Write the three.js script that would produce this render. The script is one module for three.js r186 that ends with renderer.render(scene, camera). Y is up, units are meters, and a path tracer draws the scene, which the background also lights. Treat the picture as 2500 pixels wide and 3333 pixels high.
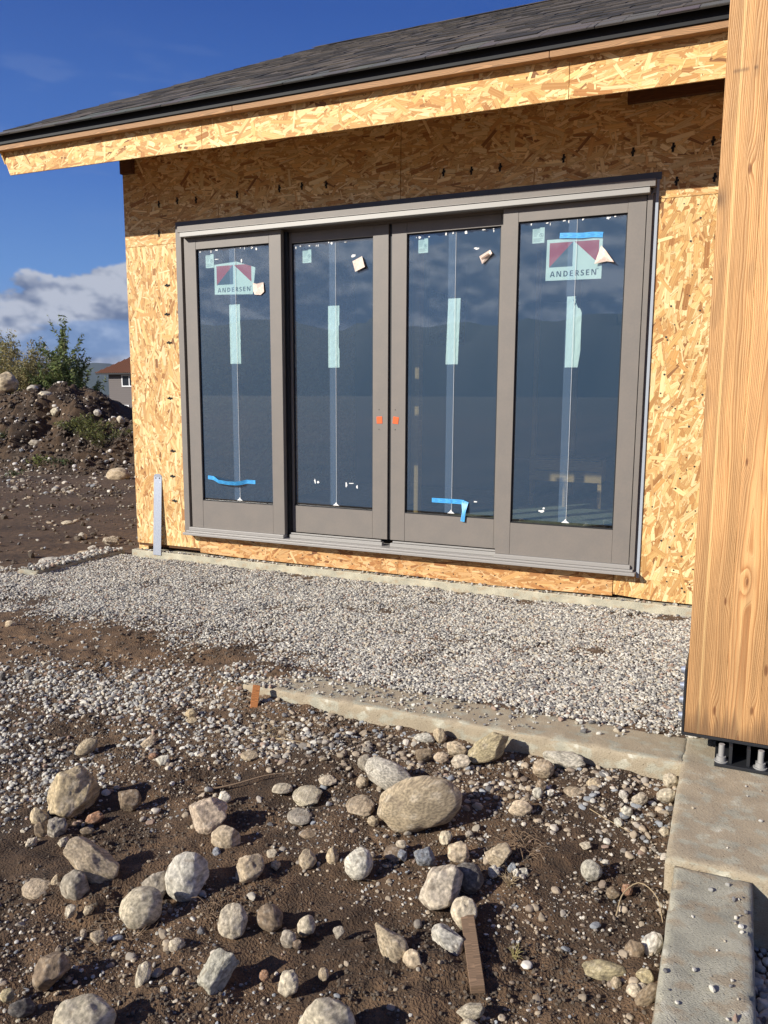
import * as THREE from 'three';
import { RoundedBoxGeometry } from 'three/addons/geometries/RoundedBoxGeometry.js';
import { mergeGeometries, mergeVertices } from 'three/addons/utils/BufferGeometryUtils.js';
import { createNoise2D, createNoise3D } from 'simplex-noise';

// ---------- camera, sky, sun, exposure ----------
const scene = new THREE.Scene();
const camera = new THREE.PerspectiveCamera(65.97, 768 / 1024, 0.05, 12000);
camera.position.set(4.092, 1.129, 5.234);
camera.rotation.order = 'YXZ';
camera.rotation.set(-0.14635, 0.42021, 0.00447);
const renderer = new THREE.WebGLRenderer({ antialias: true });
renderer.toneMapping = THREE.LinearToneMapping;
renderer.toneMappingExposure = 1.36;
scene.fog = new THREE.FogExp2(0xb8cbe6, 0.00005);
renderer.shadowMap.enabled = true;
const SUN = new THREE.Vector3(-0.75, 0.655, 1).normalize();
const sun = new THREE.DirectionalLight(new THREE.Color(1, 0.955, 0.875), 4.9);
sun.position.copy(SUN).multiplyScalar(40).add(new THREE.Vector3(2, 0, 1));
sun.target.position.set(2, 0, 1);
sun.castShadow = true;
Object.assign(sun.shadow.camera, { left: -14, right: 14, top: 14, bottom: -14, near: 1, far: 90 });
sun.shadow.mapSize.set(4096, 4096);
scene.add(sun, sun.target);

let seedState = 1;
const reseed = (s) => { seedState = s >>> 0; };
function rnd() { seedState = (seedState + 0x6d2b79f5) >>> 0; let t = seedState; t = Math.imul(t ^ (t >>> 15), t | 1); t ^= t + Math.imul(t ^ (t >>> 7), t | 61); return ((t ^ (t >>> 14)) >>> 0) / 4294967296; }
const rr = (a, b) => a + (b - a) * rnd();
const pick = (a) => a[Math.floor(rnd() * a.length)];
reseed(11); const n2 = createNoise2D(rnd); const n3 = createNoise3D(rnd);
const clamp = (x, a = 0, b = 1) => Math.min(b, Math.max(a, x));
const ss = (a, b, x) => { const t = clamp((x - a) / (b - a)); return t * t * (3 - 2 * t); };
const mix = (a, b, t) => a + (b - a) * t;
const fbm2 = (x, y, o = 4) => { let s = 0, a = 0.5; for (let i = 0; i < o; i++) { s += a * n2(x, y); x = x * 2.03 + 7.1; y = y * 2.03 - 3.7; a *= 0.5; } return s; };
const fbm3 = (x, y, z, o = 4) => { let s = 0, a = 0.5; for (let i = 0; i < o; i++) { s += a * n3(x, y, z); x = x * 2.03 + 7.1; y = y * 2.03 - 3.7; z = z * 2.03 + 1.3; a *= 0.5; } return s; };

function skyTexture() {
  const W = 4096, H = 2048, d = new Float32Array(W * H * 4);
  const stops = [[0, .18, .31, .54], [8, .100, .235, .53], [14, .050, .148, .45], [24, .021, .080, .320], [45, .014, .055, .24], [90, .010, .042, .19]];
  for (let row = 0; row < H; row++) {
    const el = ((row + 0.5) / H - 0.5) * 180, up = el * Math.PI / 180, e = Math.max(0, el);
    let k = 0; while (k < stops.length - 2 && stops[k + 1][0] < e) k++;
    const t = clamp((e - stops[k][0]) / (stops[k + 1][0] - stops[k][0])), base = [1, 2, 3].map((c) => mix(stops[k][c], stops[k + 1][c], t));
    for (let col = 0; col < W; col++) {
      const az = ((col + 0.5) / W - 0.5) * 2 * Math.PI, x = Math.cos(az) * Math.cos(up), y = Math.sin(up), z = Math.sin(az) * Math.cos(up);
      const c = Math.max(-1, x * SUN.x + y * SUN.y + z * SUN.z), ang = Math.acos(Math.min(1, c)) * 57.3;
      const glow = 0.3 * Math.exp(-ang / 14) + 0.05 * Math.exp(-ang / 45);
      let px = [base[0] + glow, base[1] + glow * 0.95, base[2] + glow * 0.85];
      if (e < 24 && el > -1) {
        const south = ss(-0.35, 0.45, z);                        // the half of the sky above the mountains carries the taller cloud bank
        const h = Math.max(0.1, y + 0.012);
        const f = (yy) => fbm3(x * 5.6, yy * 10.5, z * 5.6, 7);
        const top = mix(7.3, 15, south) + mix(1.2, 2.6, south) * n3(x * 3, 4.2, z * 3), n = f(y) + .09 * n3(x * 42, y * 70, z * 42) + .05 * n3(x * 95, y * 150, z * 95);
        const dens = n * 1.25 + (top - e) / mix(4.2, 9, south) + mix(.22, .02, south) - ss(top - .5, top + 2.2, e) * 1.1;
        const a = ss(0.0, 0.17, dens), lift = clamp((n - f(y + 0.010)) * 2.5 + 0.24 + n * 0.35 + (e / top) * 0.42);
        const rift = ss(0.28, 0.6, fbm3(x * 4 + 9, y * 26, z * 4, 4) + 0.34 * ss(3.4, 1.6, Math.abs(e - 4.2))) * (1 - south) * ss(1.5, 3, e) * ss(6.5, 5, e);
        const lo = [.105, .145, .25], hi = [.42, .45, .53], cl = lo.map((v, i) => mix(v, hi[i], Math.pow(lift, 1.15)) * (1 + glow * 0.9 + south * 0.55));
        const cover = a * (1 - 0.55 * rift);
        px = px.map((v, i) => mix(v, cl[i], cover));
        const wisp = ss(0.15, 0.75, fbm3(x * 6 + 3, y * 30, z * 6, 4) * 1.6) * ss(10, 15, e) * ss(24, 17, e) * 0.1;
        px = px.map((v, i) => mix(v, [.35, .42, .55][i], wisp));
      }
      const o = (row * W + col) * 4; d[o] = px[0] * .86; d[o + 1] = px[1] * .86; d[o + 2] = px[2] * .86; d[o + 3] = 1;
    }
  }
  const tx = new THREE.DataTexture(d, W, H, THREE.RGBAFormat, THREE.FloatType);
  tx.mapping = THREE.EquirectangularReflectionMapping; tx.magFilter = THREE.LinearFilter; tx.needsUpdate = true;
  return tx;
}
scene.background = skyTexture();
scene.environment = scene.background;

// ---------- helpers ----------
const used = new Map();
function numbered(n) { const k = used.get(n) || 0; used.set(n, k + 1); return k ? n + '_' + String(k).padStart(3, '0') : n; }
function tag(o, label, category, group, kind) { if (label) o.userData.label = label; if (category) o.userData.category = category; if (group) o.userData.group = group; if (kind) o.userData.kind = kind; return o; }
function mesh(name, geo, mat, parent) {
  const m = new THREE.Mesh(geo, mat); m.name = (parent && parent !== scene) ? numbered(name) : numbered(name); m.castShadow = m.receiveShadow = true; (parent || scene).add(m); return m;
}
function group(name, parent, pos) { const g = new THREE.Group(); g.name = numbered(name); if (pos) g.position.set(...pos); (parent || scene).add(g); return g; }
function metreUV(g, k = 1) {                                         // uv in metres by the face's main direction
  const q = g.index ? g.toNonIndexed() : g, p = q.attributes.position, uv = new Float32Array(p.count * 2), a = new THREE.Vector3(), b = new THREE.Vector3(), c = new THREE.Vector3();
  for (let i = 0; i < p.count; i += 3) {
    a.fromBufferAttribute(p, i); b.fromBufferAttribute(p, i + 1); c.fromBufferAttribute(p, i + 2);
    const n = b.clone().sub(a).cross(c.clone().sub(a)), ax = Math.abs(n.x), ay = Math.abs(n.y), az = Math.abs(n.z);
    [a, b, c].forEach((v, j) => { const o = (i + j) * 2; if (az >= ax && az >= ay) { uv[o] = v.x; uv[o + 1] = v.y; } else if (ax >= ay) { uv[o] = v.z; uv[o + 1] = v.y; } else { uv[o] = v.x; uv[o + 1] = v.z; } uv[o] *= k; uv[o + 1] *= k; });
  }
  q.setAttribute('uv', new THREE.BufferAttribute(uv, 2)); return q;
}
function bx(x0, x1, y0, y1, z0, z1, r = 0.0015) {
  const w = x1 - x0, h = y1 - y0, d = z1 - z0, m = Math.min(w, h, d);
  const g = r && m > r * 2.2 ? new RoundedBoxGeometry(w, h, d, 1, r) : new THREE.BoxGeometry(w, h, d);
  g.translate((x0 + x1) / 2, (y0 + y1) / 2, (z0 + z1) / 2); return metreUV(g);
}
function tube(pts, r0, r1, seg = 6, n = 10) {
  const c = new THREE.CatmullRomCurve3(pts), g = new THREE.TubeGeometry(c, n, 1, seg, false), p = g.attributes.position;
  for (let i = 0; i <= n; i++) { const P = c.getPointAt(i / n), r = mix(r0, r1, i / n); for (let j = 0; j <= seg; j++) { const k = i * (seg + 1) + j; p.setXYZ(k, P.x + (p.getX(k) - P.x) * r, P.y + (p.getY(k) - P.y) * r, P.z + (p.getZ(k) - P.z) * r); } }
  return g;
}
function canvas(w, h) { const c = document.createElement('canvas'); c.width = w; c.height = h; return [c, c.getContext('2d')]; }
function ctex(c, srgb = true, rx = 1, ry = 1) { const t = new THREE.CanvasTexture(c); if (srgb) t.colorSpace = THREE.SRGBColorSpace; t.wrapS = t.wrapT = THREE.RepeatWrapping; t.repeat.set(rx, ry); t.magFilter = THREE.LinearFilter; return t; }
function pixelTex(w, h, fn, srgb = true) {                           // fn(x, y) -> [r, g, b] 0..1 ; row 0 at v = 0
  const d = new Uint8Array(w * h * 4);
  for (let y = 0; y < h; y++) for (let x = 0; x < w; x++) { const c = fn(x, y), o = (y * w + x) * 4; d[o] = clamp(c[0]) * 255; d[o + 1] = clamp(c[1]) * 255; d[o + 2] = clamp(c[2]) * 255; d[o + 3] = 255; }
  const t = new THREE.DataTexture(d, w, h); if (srgb) t.colorSpace = THREE.SRGBColorSpace; t.wrapS = t.wrapT = THREE.RepeatWrapping; t.magFilter = THREE.LinearFilter; t.needsUpdate = true; return t;
}
const lin = (r, g, b) => new THREE.Color().setRGB(r, g, b);
const std = (name, o) => { const m = new THREE.MeshStandardMaterial({ roughness: 0.85, ...o }); m.name = name; return m; };
// tileable noise: a torus of 4-d noise is not at hand, so blend two shifted fields across the seam
function tiled(w, f) { const a = new Float32Array(w * w), F = tile0(w, f); for (let y = 0; y < w; y++) for (let x = 0; x < w; x++) a[y * w + x] = F(x, y); return (x, y) => a[y * w + x]; }
function tile0(w, f) { return (x, y) => { const u = ss(.75, 1, x / w), v = ss(.75, 1, y / w), a = f(x, y), b = u ? f(x - w, y) : a; if (!v) return mix(a, b, u); const c = f(x, y - w), d = u ? f(x - w, y - w) : c; return mix(mix(a, b, u), mix(c, d, u), v); }; }

// ---------- materials ----------
function osbCanvas(seed, flake) {
  reseed(seed); const S = 2048, [c, g] = canvas(S, S); g.fillStyle = '#b98a55'; g.fillRect(0, 0, S, S);
  const pal = [[243, 219, 170], [206, 160, 102], [198, 150, 92], [236, 206, 150], [229, 194, 134], [220, 181, 120], [214, 172, 110], [205, 160, 98], [196, 148, 88], [243, 220, 172], [231, 199, 143], [184, 134, 78], [238, 211, 158], [226, 190, 132]];
  const N = 19000 / (flake * flake);
  for (let i = 0; i < N; i++) {
    const x = rnd() * S, y = rnd() * S, L = (28 + 96 * Math.pow(rnd(), 1.4)) * flake, W = (5 + 17 * Math.pow(rnd(), 1.5)) * flake, th = (rnd() < 0.72 ? (rr(-1, 1) + rr(-1, 1)) * 0.42 : rr(-1.57, 1.57));
    let col = pick(pal); if (rnd() < 0.045) col = [160, 108, 58]; if (rnd() < 0.012) col = [122, 78, 42];
    const v = rr(0.92, 1.06); col = col.map((q, m) => Math.min(255, mix([218, 178, 120][m], q, .9) * v));
    const xs = x < 130 ? [0, S] : x > S - 130 ? [0, -S] : [0], ys = y < 130 ? [0, S] : y > S - 130 ? [0, -S] : [0];
    const pts = [], n = 4;
    for (let k = 0; k <= n; k++) pts.push([-L / 2 + L * k / n, -W / 2 * (1 + 0.07 * Math.sin(i * 1.7 + k * 2.1))]);
    pts.push([L / 2 + Math.sin(i) * 7, 0]);
    for (let k = n; k >= 0; k--) pts.push([-L / 2 + L * k / n, W / 2 * (1 + 0.07 * Math.cos(i * 2.3 + k * 1.9))]);
    pts.push([-L / 2 - Math.cos(i) * 7, 1]);
    for (const ox of xs) for (const oy of ys) {
      g.save(); g.translate(x + ox, y + oy); g.rotate(th);
      g.beginPath(); pts.forEach((p, k) => (k ? g.lineTo(...p) : g.moveTo(...p))); g.closePath();
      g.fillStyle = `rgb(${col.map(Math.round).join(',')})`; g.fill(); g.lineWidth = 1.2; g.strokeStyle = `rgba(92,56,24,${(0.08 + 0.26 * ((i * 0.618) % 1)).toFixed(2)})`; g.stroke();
      g.clip();
      for (let k = 0; k < 5; k++) { const yy = -W / 2 + W * ((i * 0.37 + k * 0.213) % 1); g.strokeStyle = k % 2 ? 'rgba(120,76,34,.13)' : 'rgba(255,238,200,.16)'; g.lineWidth = 1 + (k % 3) * 0.8; g.beginPath(); g.moveTo(-L / 2, yy); g.lineTo(L / 2, yy + Math.sin(i + k) * 3); g.stroke(); }
      g.restore();
    }
  }
  for (let i = 0; i < 900; i++) { g.fillStyle = `rgba(70,40,18,${rr(.25, .6).toFixed(2)})`; g.beginPath(); g.ellipse(rnd() * S, rnd() * S, rr(1, 5), rr(0.8, 2.2), rr(0, 3), 0, 7); g.fill(); }
  return c;
}
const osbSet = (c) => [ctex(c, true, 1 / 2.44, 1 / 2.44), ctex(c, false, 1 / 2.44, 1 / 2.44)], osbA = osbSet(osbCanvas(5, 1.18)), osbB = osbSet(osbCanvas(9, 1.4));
function osbMat(name, c, rot, off, tint, rough = 0.72) {
  const t = c[0].clone(); t.rotation = rot; t.offset.set(off, off * 0.63);
  const b = c[1].clone(); b.rotation = rot; b.offset.copy(t.offset);
  return std(name, { map: t, bumpMap: b, bumpScale: 0.0035, color: lin(...tint), roughness: rough });
}
const M = {};
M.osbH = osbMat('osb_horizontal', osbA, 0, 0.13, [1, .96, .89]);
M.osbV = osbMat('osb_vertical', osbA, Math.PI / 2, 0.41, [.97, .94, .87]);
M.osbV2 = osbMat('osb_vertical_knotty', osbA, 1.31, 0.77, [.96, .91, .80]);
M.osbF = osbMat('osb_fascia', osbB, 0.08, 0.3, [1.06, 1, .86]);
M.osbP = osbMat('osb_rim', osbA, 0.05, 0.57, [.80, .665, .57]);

M.sillGrey = std('sill_grey', { color: lin(.34, .32, .295), roughness: 0.42, metalness: 0.15 });
M.alu = std('aluminium', { color: lin(.34, .325, .30), roughness: 0.45, metalness: 0.15 });
M.dark = std('dark_gasket_and_shade', { color: lin(.008, .008, .009), roughness: 0.5 });
M.slate = std('slate_flashing', { color: lin(.075, .085, .105), roughness: 0.55 });
M.fin = std('pale_grey_fin', { color: lin(.36, .39, .43), roughness: 0.5 });
M.black = std('black_drip_metal', { color: lin(.005, .005, .006), roughness: 0.7 });
M.steel = std('painted_steel', { color: lin(.035, .037, .042), roughness: 0.45, metalness: 0.5 });
function speckle(seed, sc, a, b, p = 1) { reseed(seed); const S = 512, f = tiled(S, (x, y) => fbm2(x * sc, y * sc, 5) + 0.35 * n2(x * sc * 9, y * sc * 9)); return pixelTex(S, S, (x, y) => { const v = Math.pow(clamp(0.5 + f(x, y) * 0.75), p); return a.map((q, i) => mix(q, b[i], v)); }); }
M.frame = std('bronze_grey_paint', { map: speckle(44, 0.009, [.95, .95, .95], [1, .99, .98]), color: lin(.205, .182, .160), roughness: 0.52 });
M.galv = std('galvanised_steel', { map: speckle(3, 0.02, [.74, .77, .82], [.82, .84, .87]), color: lin(.9, .9, .92), roughness: 0.38, metalness: 0.7 });
M.glass = new THREE.MeshPhysicalMaterial({ color: lin(.78, .92, .88), transmission: 1, thickness: 0, roughness: 0, ior: 2.55 }); M.glass.name = 'coated_glass';
M.veil = new THREE.MeshStandardMaterial({ color: lin(.17, .38, .68), transparent: true, opacity: 0.105, roughness: .6 }); M.veil.name = 'film_with_blue_veil';  // film whose blue is painted in for the haze and reflection on the glass
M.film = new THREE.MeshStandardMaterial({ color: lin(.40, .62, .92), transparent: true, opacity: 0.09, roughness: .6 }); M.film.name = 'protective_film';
M.paper = std('white_paper', { color: lin(.80, .79, .76), roughness: 0.8 });
M.scrap = std('cream_backing_paper', { map: speckle(8, 0.012, [.90, .78, .72], [.97, .93, .88]), color: lin(.86, .84, .82), roughness: 0.7 });
M.orange = std('orange_sticker', { color: lin(.86, .12, .02), roughness: 0.5 });
M.rawWood = (() => { reseed(21); const t = pixelTex(512, 512, (x, y) => { const v = x / 512, r = 0.5 + 0.5 * Math.sin((y / 512 * 34 + 1.6 * n2(v * 2.5, y / 90)) * 6.28); const k = 0.72 + 0.2 * Math.pow(r, 2) + 0.08 * n2(x / 60, y / 3); return [0.88 * k, 0.66 * k, 0.44 * k]; }); t.repeat.set(1 / 0.9, 1 / 0.22); return std('fir_board', { map: t, color: lin(.80, .82, .88), roughness: 0.75 }); })();
M.darkWood = std('weathered_board', { map: M.rawWood.map, color: lin(.24, .19, .15), roughness: 0.9 });
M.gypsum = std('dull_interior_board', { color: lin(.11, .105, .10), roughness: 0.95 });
M.slabFloor = std('interior_subfloor', { map: speckle(31, 0.015, [.52, .50, .46], [.66, .64, .58]), color: lin(.5, .48, .44), roughness: 0.9 });
function concreteMat(name, seed, tint, brown) {
  reseed(seed); const S = 1024;
  const f = tiled(S, (x, y) => fbm2(x * 0.006 + seed, y * 0.006, 6)), st = tiled(S, (x, y) => fbm2(x * 0.009 + 40, y * 0.012 + seed, 6)), fine = tiled(S, (x, y) => n2(x * 0.10, y * 0.28) * 0.45 + n2(x * 0.42, y * 0.42) * 0.55 - 1.1 * ss(.58, .8, n2(x * .07 + 5, y * .07) * .7 + n2(x * .19, y * .19) * .4));
  const col = pixelTex(S, S, (x, y) => { const v = clamp(0.5 + f(x, y) * 0.8), s = ss(0.02, 0.45, st(x, y) + brown), q = fine(x, y) * 0.10, w = ss(0.36, 0.62, f(x, y) - 0.25 * s); const a = [mix(.55, .70, v), mix(.54, .68, v), mix(.49, .61, v)], b = [.59, .52, .43]; return a.map((p, i) => mix(mix(p, b[i], s * 0.6), [.82, .81, .77][i], w * .45) + q); });
  const bump = pixelTex(S, S, (x, y) => { const q = 0.5 + f(x, y) * 0.35 + fine(x, y) * 0.2; return [q, q, q]; }, false);
  return std(name, { map: col, bumpMap: bump, bumpScale: 0.006, color: lin(...tint), roughness: 0.92 });
}
M.concrete = concreteMat('weathered_concrete', 3, [1.0, .99, .95], 0.04);
M.concreteBrown = concreteMat('soil_stained_concrete', 14, [1.10, 1.08, 1.02], 0.40);
M.concretePale = concreteMat('pale_concrete', 23, [1.38, 1.34, 1.25], -0.06);
for (const m of [M.concrete, M.concreteBrown, M.concretePale]) { m.map.repeat.set(0.9, 0.9); m.bumpMap.repeat.set(0.9, 0.9); }
M.stone = (() => {
  reseed(77); const S = 512, f = tiled(S, (x, y) => fbm2(x * 0.02, y * 0.02, 5)), g = tiled(S, (x, y) => n2(x * 0.16, y * 0.16) * 0.6 + n2(x * 0.42, y * 0.42) * 0.4);
  const col = pixelTex(S, S, (x, y) => { const v = 0.84 + f(x, y) * 0.30 + g(x, y) * 0.13; const d = ss(0.42, 0.7, g(x, y) * 0.6 + f(x, y) * 0.7) * 0.22; return [v - d, v - d * 1.05, v - d * 1.1]; });
  const b = pixelTex(S, S, (x, y) => { const v = 0.5 + f(x, y) * 0.14 + g(x, y) * 0.26; return [v, v, v]; }, false);
  return std('stone', { map: col, bumpMap: b, bumpScale: 0.0045, roughness: 0.88, vertexColors: true });
})();
M.soil = (() => {
  reseed(55); const S = 1024, f = tiled(S, (x, y) => fbm2(x * 0.01, y * 0.01, 6)), g = tiled(S, (x, y) => n2(x * 0.09, y * 0.09) * 0.5 + n2(x * 0.21, y * 0.21) * 0.3 + n2(x * 0.46, y * 0.46) * 0.3);
  const col = pixelTex(S, S, (x, y) => { const v = 0.64 + f(x, y) * 0.20 + g(x, y) * 0.09, s = ss(0.52, 0.72, g(x, y)) * 0.22; return [v * 0.86 + s, v * 0.74 + s, v * 0.62 + s * 0.9]; });
  const b = pixelTex(S, S, (x, y) => { const v = 0.5 + f(x, y) * 0.34 + g(x, y) * 0.28; return [v, v, v]; }, false);
  col.repeat.set(1 / 1.1, 1 / 1.1); b.repeat.copy(col.repeat);
  return std('damp_soil', { map: col, bumpMap: b, bumpScale: 0.013, roughness: 0.97, vertexColors: true });
})();

// ---------- lie of the land ----------
const terrain = (x, z) => {
  const k = ss(1.7, 2.3, x), a = 1.75 * (1 - k) + 2.06 * k, b = 2.55 * (1 - k) + 2.24 * k;
  let h = -0.245 - 0.05 * ss(a, b, z) - 0.065 * ss(2.2, 3.3, z);
  if (x < -0.7) h -= 0.02 * ss(0.7, 1.1, -x);
  h -= 0.10 * ss(4.08, 4.2, x) * ss(2.6, 2.95, z);
  h -= 0.14 * ss(-1.5, -7, z) * ss(-0.5, -2, x);
  return h;
};
// 1 where crushed gravel covers the soil, 0 on bare soil
function gravelAt(x, z) {
  const w = 0.22 * n2(x * 1.3 + 5, z * 1.3) + 0.1 * n2(x * 4, z * 4);
  let g = 0;
  if (z < 3 && x > -0.74) { const edge = mix(1.78, 2.02, ss(1.9, 2.5, x)); const l = 1 - ss(2.0, 2.5, x); g = ss(edge + mix(.10, .22, l), edge - mix(.16, .62, l), z + w * .9 * l) * (1 - .42 * ss(.05, .6, n2(x * .8 + 40, z * 1.3) + .5 * n2(x * 3, z * 3.4))); }
  if (x <= -0.74) g = ss(0.62, 1.0, z + w) * ss(-1.9, -1.1, x);
  const blob = (cx, cz, rx, rz, t, s) => { const dx = x - cx, dz = z - cz, u = (dx * Math.cos(t) + dz * Math.sin(t)) / rx, v = (-dx * Math.sin(t) + dz * Math.cos(t)) / rz; return s * ss(1.35, 0.2, Math.hypot(u, v) + w); };
  g = Math.max(g, blob(1.46, 2.42, 0.66, 0.26, -0.4, .62), blob(0.9, 2.45, 0.5, 0.22, 0, .4), blob(1.62, 3.1, 0.5, 0.28, 0.6, 0.4), blob(2.05, 2.62, 0.46, 0.22, 0.2, 0.34), blob(2.45, 2.5, 0.3, 0.13, 0, 0.25), blob(1.2, 2.9, 0.6, 0.3, 0.7, 0.3));
  if (x > 4.2 && z > 2.9) g = 1;
  return g;
}
const soilBump = (x, z) => {
  const near = ss(9, 4, Math.hypot(x - 3, z - 3.4)), g = gravelAt(x, z), k = mix(1, 0.35, g);
  let h = 0.018 * n2(x * 1.7 + 3, z * 1.7) * k;
  h += 0.010 * n2(x * 5.3, z * 5.3) * k + .052 * Math.exp(-Math.pow((x - 1.98) / .22, 2) - Math.pow((z - 2.1) / .22, 2)) + .022 * Math.exp(-Math.pow((x - 2.3) / .2, 2) - Math.pow((z - 2.3) / .1, 2));
  if (near > 0.02) { const c = n2(x * 19, z * 19), d = n2(x * 43 + 9, z * 43); const rough = 0.35 + 0.65 * ss(-0.2, 0.5, n2(x * 2.1 + 30, z * 2.1)); h += near * k * rough * (0.0075 * c + 0.0055 * d + 0.0035 * Math.abs(n2(x * 90, z * 90))); }
  h += .016 * ss(1.5, 1.95, z) * ss(2.06, 2.0, z) * ss(2.2, 2.6, x); const far = ss(6, 30, Math.hypot(x, z)); h += far * 0.06 * n2(x * 0.5, z * 0.5);
  if (z < 0.3 && z > -11 && x > -0.9 && x < 10) h = Math.min(h, 0.01);
  return h;
};
const groundY = (x, z) => terrain(x, z) + soilBump(x, z);
function axis(fine0, fine1, step, far) {
  const a = []; for (let v = fine0; v <= fine1 + 1e-9; v += step) a.push(v);
  let s = step, v = fine1; while (v < far) { s = Math.min(s * 1.16, 260); v += s; a.push(v); }
  s = step; v = fine0; while (v > -far) { s = Math.min(s * 1.16, 260); v -= s; a.unshift(v); }
  return a;
}
{
  const xs = axis(0.9, 4.32, 0.0115, 3400), zs = axis(2.0, 4.25, 0.0115, 3400), nx = xs.length, nz = zs.length;
  const pos = new Float32Array(nx * nz * 3), uv = new Float32Array(nx * nz * 2), col = new Float32Array(nx * nz * 3), idx = new Uint32Array((nx - 1) * (nz - 1) * 6);
  for (let j = 0, i = 0, o = 0; j < nz; j++) for (let k = 0; k < nx; k++, i++) {
    const x = xs[k], z = zs[j]; pos[i * 3] = x; pos[i * 3 + 1] = groundY(x, z); pos[i * 3 + 2] = z; uv[i * 2] = x; uv[i * 2 + 1] = z;
    const damp = ss(-0.25, 0.5, n2(x * 0.9 + 11, z * 0.9) + 0.4 * n2(x * 3.1, z * 3.1)), g = gravelAt(x, z), band = ss(2.6, 2.2, x) * ss(1.5, 1.8, z) * ss(2.5, 2.2, z), grassy = ss(30, 90, Math.hypot(x, z));
    const dry = [.40, .330, .250], wet = [.215, .172, .128], grit = [.48, .44, .38], field = [.12, .11, .055];
    for (let c = 0; c < 3; c++) col[i * 3 + c] = mix(mix(mix(dry[c] * (1 + .35 * band), wet[c], damp * (1 - .75 * band)), grit[c], g * 0.75), field[c], grassy);
    if (j < nz - 1 && k < nx - 1) { const p = i, q = i + 1, r = i + nx, s = r + 1; idx[o++] = p; idx[o++] = r; idx[o++] = q; idx[o++] = q; idx[o++] = r; idx[o++] = s; }
  }
  const g = new THREE.BufferGeometry(); g.setAttribute('position', new THREE.BufferAttribute(pos, 3)); g.setAttribute('uv', new THREE.BufferAttribute(uv, 2)); g.setAttribute('color', new THREE.BufferAttribute(col, 3)); g.setIndex(new THREE.BufferAttribute(idx, 1)); g.computeVertexNormals();
  tag(mesh('ground', g, M.soil), 'damp brown bare soil around the unfinished house', 'ground', null, 'structure');
}
// mountains all round, tallest behind the viewpoint
{
  const rad = [1900, 2300, 2700, 3050, 3300], prof = [-0.02, 0.34, 0.62, 0.86, 1], N = 360, pos = [], idx = [];
  for (let i = 0; i <= N; i++) {
    const a = i / N * Math.PI * 2, dx = Math.cos(a), dz = Math.sin(a), back = ss(-0.3, 0.6, dz);
    const h = 3300 * (mix(0.024, 0.088, back) + 0.012 * n2(dx * 3, dz * 3) + 0.007 * n2(dx * 9, dz * 9) + 0.003 * n2(dx * 30, dz * 30));
    rad.forEach((r, k) => pos.push(dx * r, h * prof[k] * (1 + (k && k < 4 ? 0.24 * n2(dx * 14 + k * 3, dz * 14) : 0)) - (k ? 0 : 12), dz * r));
    pos.push(dx * 3700, -20, dz * 3700);
  }
  const R = rad.length + 1; for (let i = 0; i < N; i++) for (let k = 0; k < R - 1; k++) { const p = i * R + k, q = p + R; idx.push(p, q, p + 1, p + 1, q, q + 1); }
  const g = new THREE.BufferGeometry(); g.setAttribute('position', new THREE.Float32BufferAttribute(pos, 3)); g.setIndex(idx); g.computeVertexNormals();
  tag(mesh('mountains', g, std('forested_mountain', { color: lin(.045, .062, .055), roughness: 1 })), 'blue hazy mountain range on the horizon', 'mountains', null, 'structure');
}

// ---------- the house ----------
const house = tag(group('house', scene, [0, 0, 0]), 'unfinished house walled in yellow strand board under a dark shingle roof', 'house');
function plate(pts, z, t, holes) {                                   // a board cut to an outline, front face at z
  const s = new THREE.Shape(pts.map((p) => new THREE.Vector2(...p))); (holes || []).forEach((h) => s.holes.push(new THREE.Path(h.map((p) => new THREE.Vector2(...p)))));
  const g = new THREE.ExtrudeGeometry(s, { depth: t, bevelEnabled: false }); g.translate(0, 0, z - t); return metreUV(g);
}
const seamY = 2.314, seamX = 1.868, dTop = 2.43, dL = -0.035, dR = 3.552;
const sheets = [
  mesh('sheathing_panel', plate([[-.566, -.127], [.088, -.127], [.088, -.012], [dL, -.012], [dL, seamY - .003], [-.566, seamY - .003]], 0, .0115), M.osbV, house),
  mesh('sheathing_panel', plate([[-.566, seamY], [dL, seamY], [dL, dTop], [seamX - .0025, dTop], [seamX - .0025, 3.0], [-.566, 3.0]], 0, .0115), M.osbH, house),
  mesh('sheathing_panel', plate([[seamX + .0025, dTop], [dR, dTop], [dR, seamY], [4.95, seamY], [4.95, 3.0], [seamX + .0025, 3.0]], 0, .0115), M.osbH, house),
  mesh('sheathing_panel', plate([[dR, -.012], [3.405, -.012], [3.405, -.155], [3.63, -.17], [4.95, -.17], [4.95, seamY - .003], [dR, seamY - .003]], 0, .0115), M.osbV2, house),
  mesh('sheathing_panel', plate([[.092, -.160], [.45, -.170], [seamX - .002, -.172], [seamX - .002, -.012], [.092, -.012]], 0, .0115), M.osbP, house),
  mesh('sheathing_panel', plate([[seamX + .002, -.172], [2.6, -.180], [3.40, -.166], [3.40, -.012], [seamX + .002, -.012]], 0, .0115), M.osbP, house),
];
sheets.forEach((s, i) => { s.position.z = [0, .0006, .0012, .0004, .001, .0016][i]; });
sheets[4].userData.label = 'pinkish rim board strip below the door, left length'; sheets[5].userData.label = 'pinkish rim board strip below the door, right length';
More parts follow.
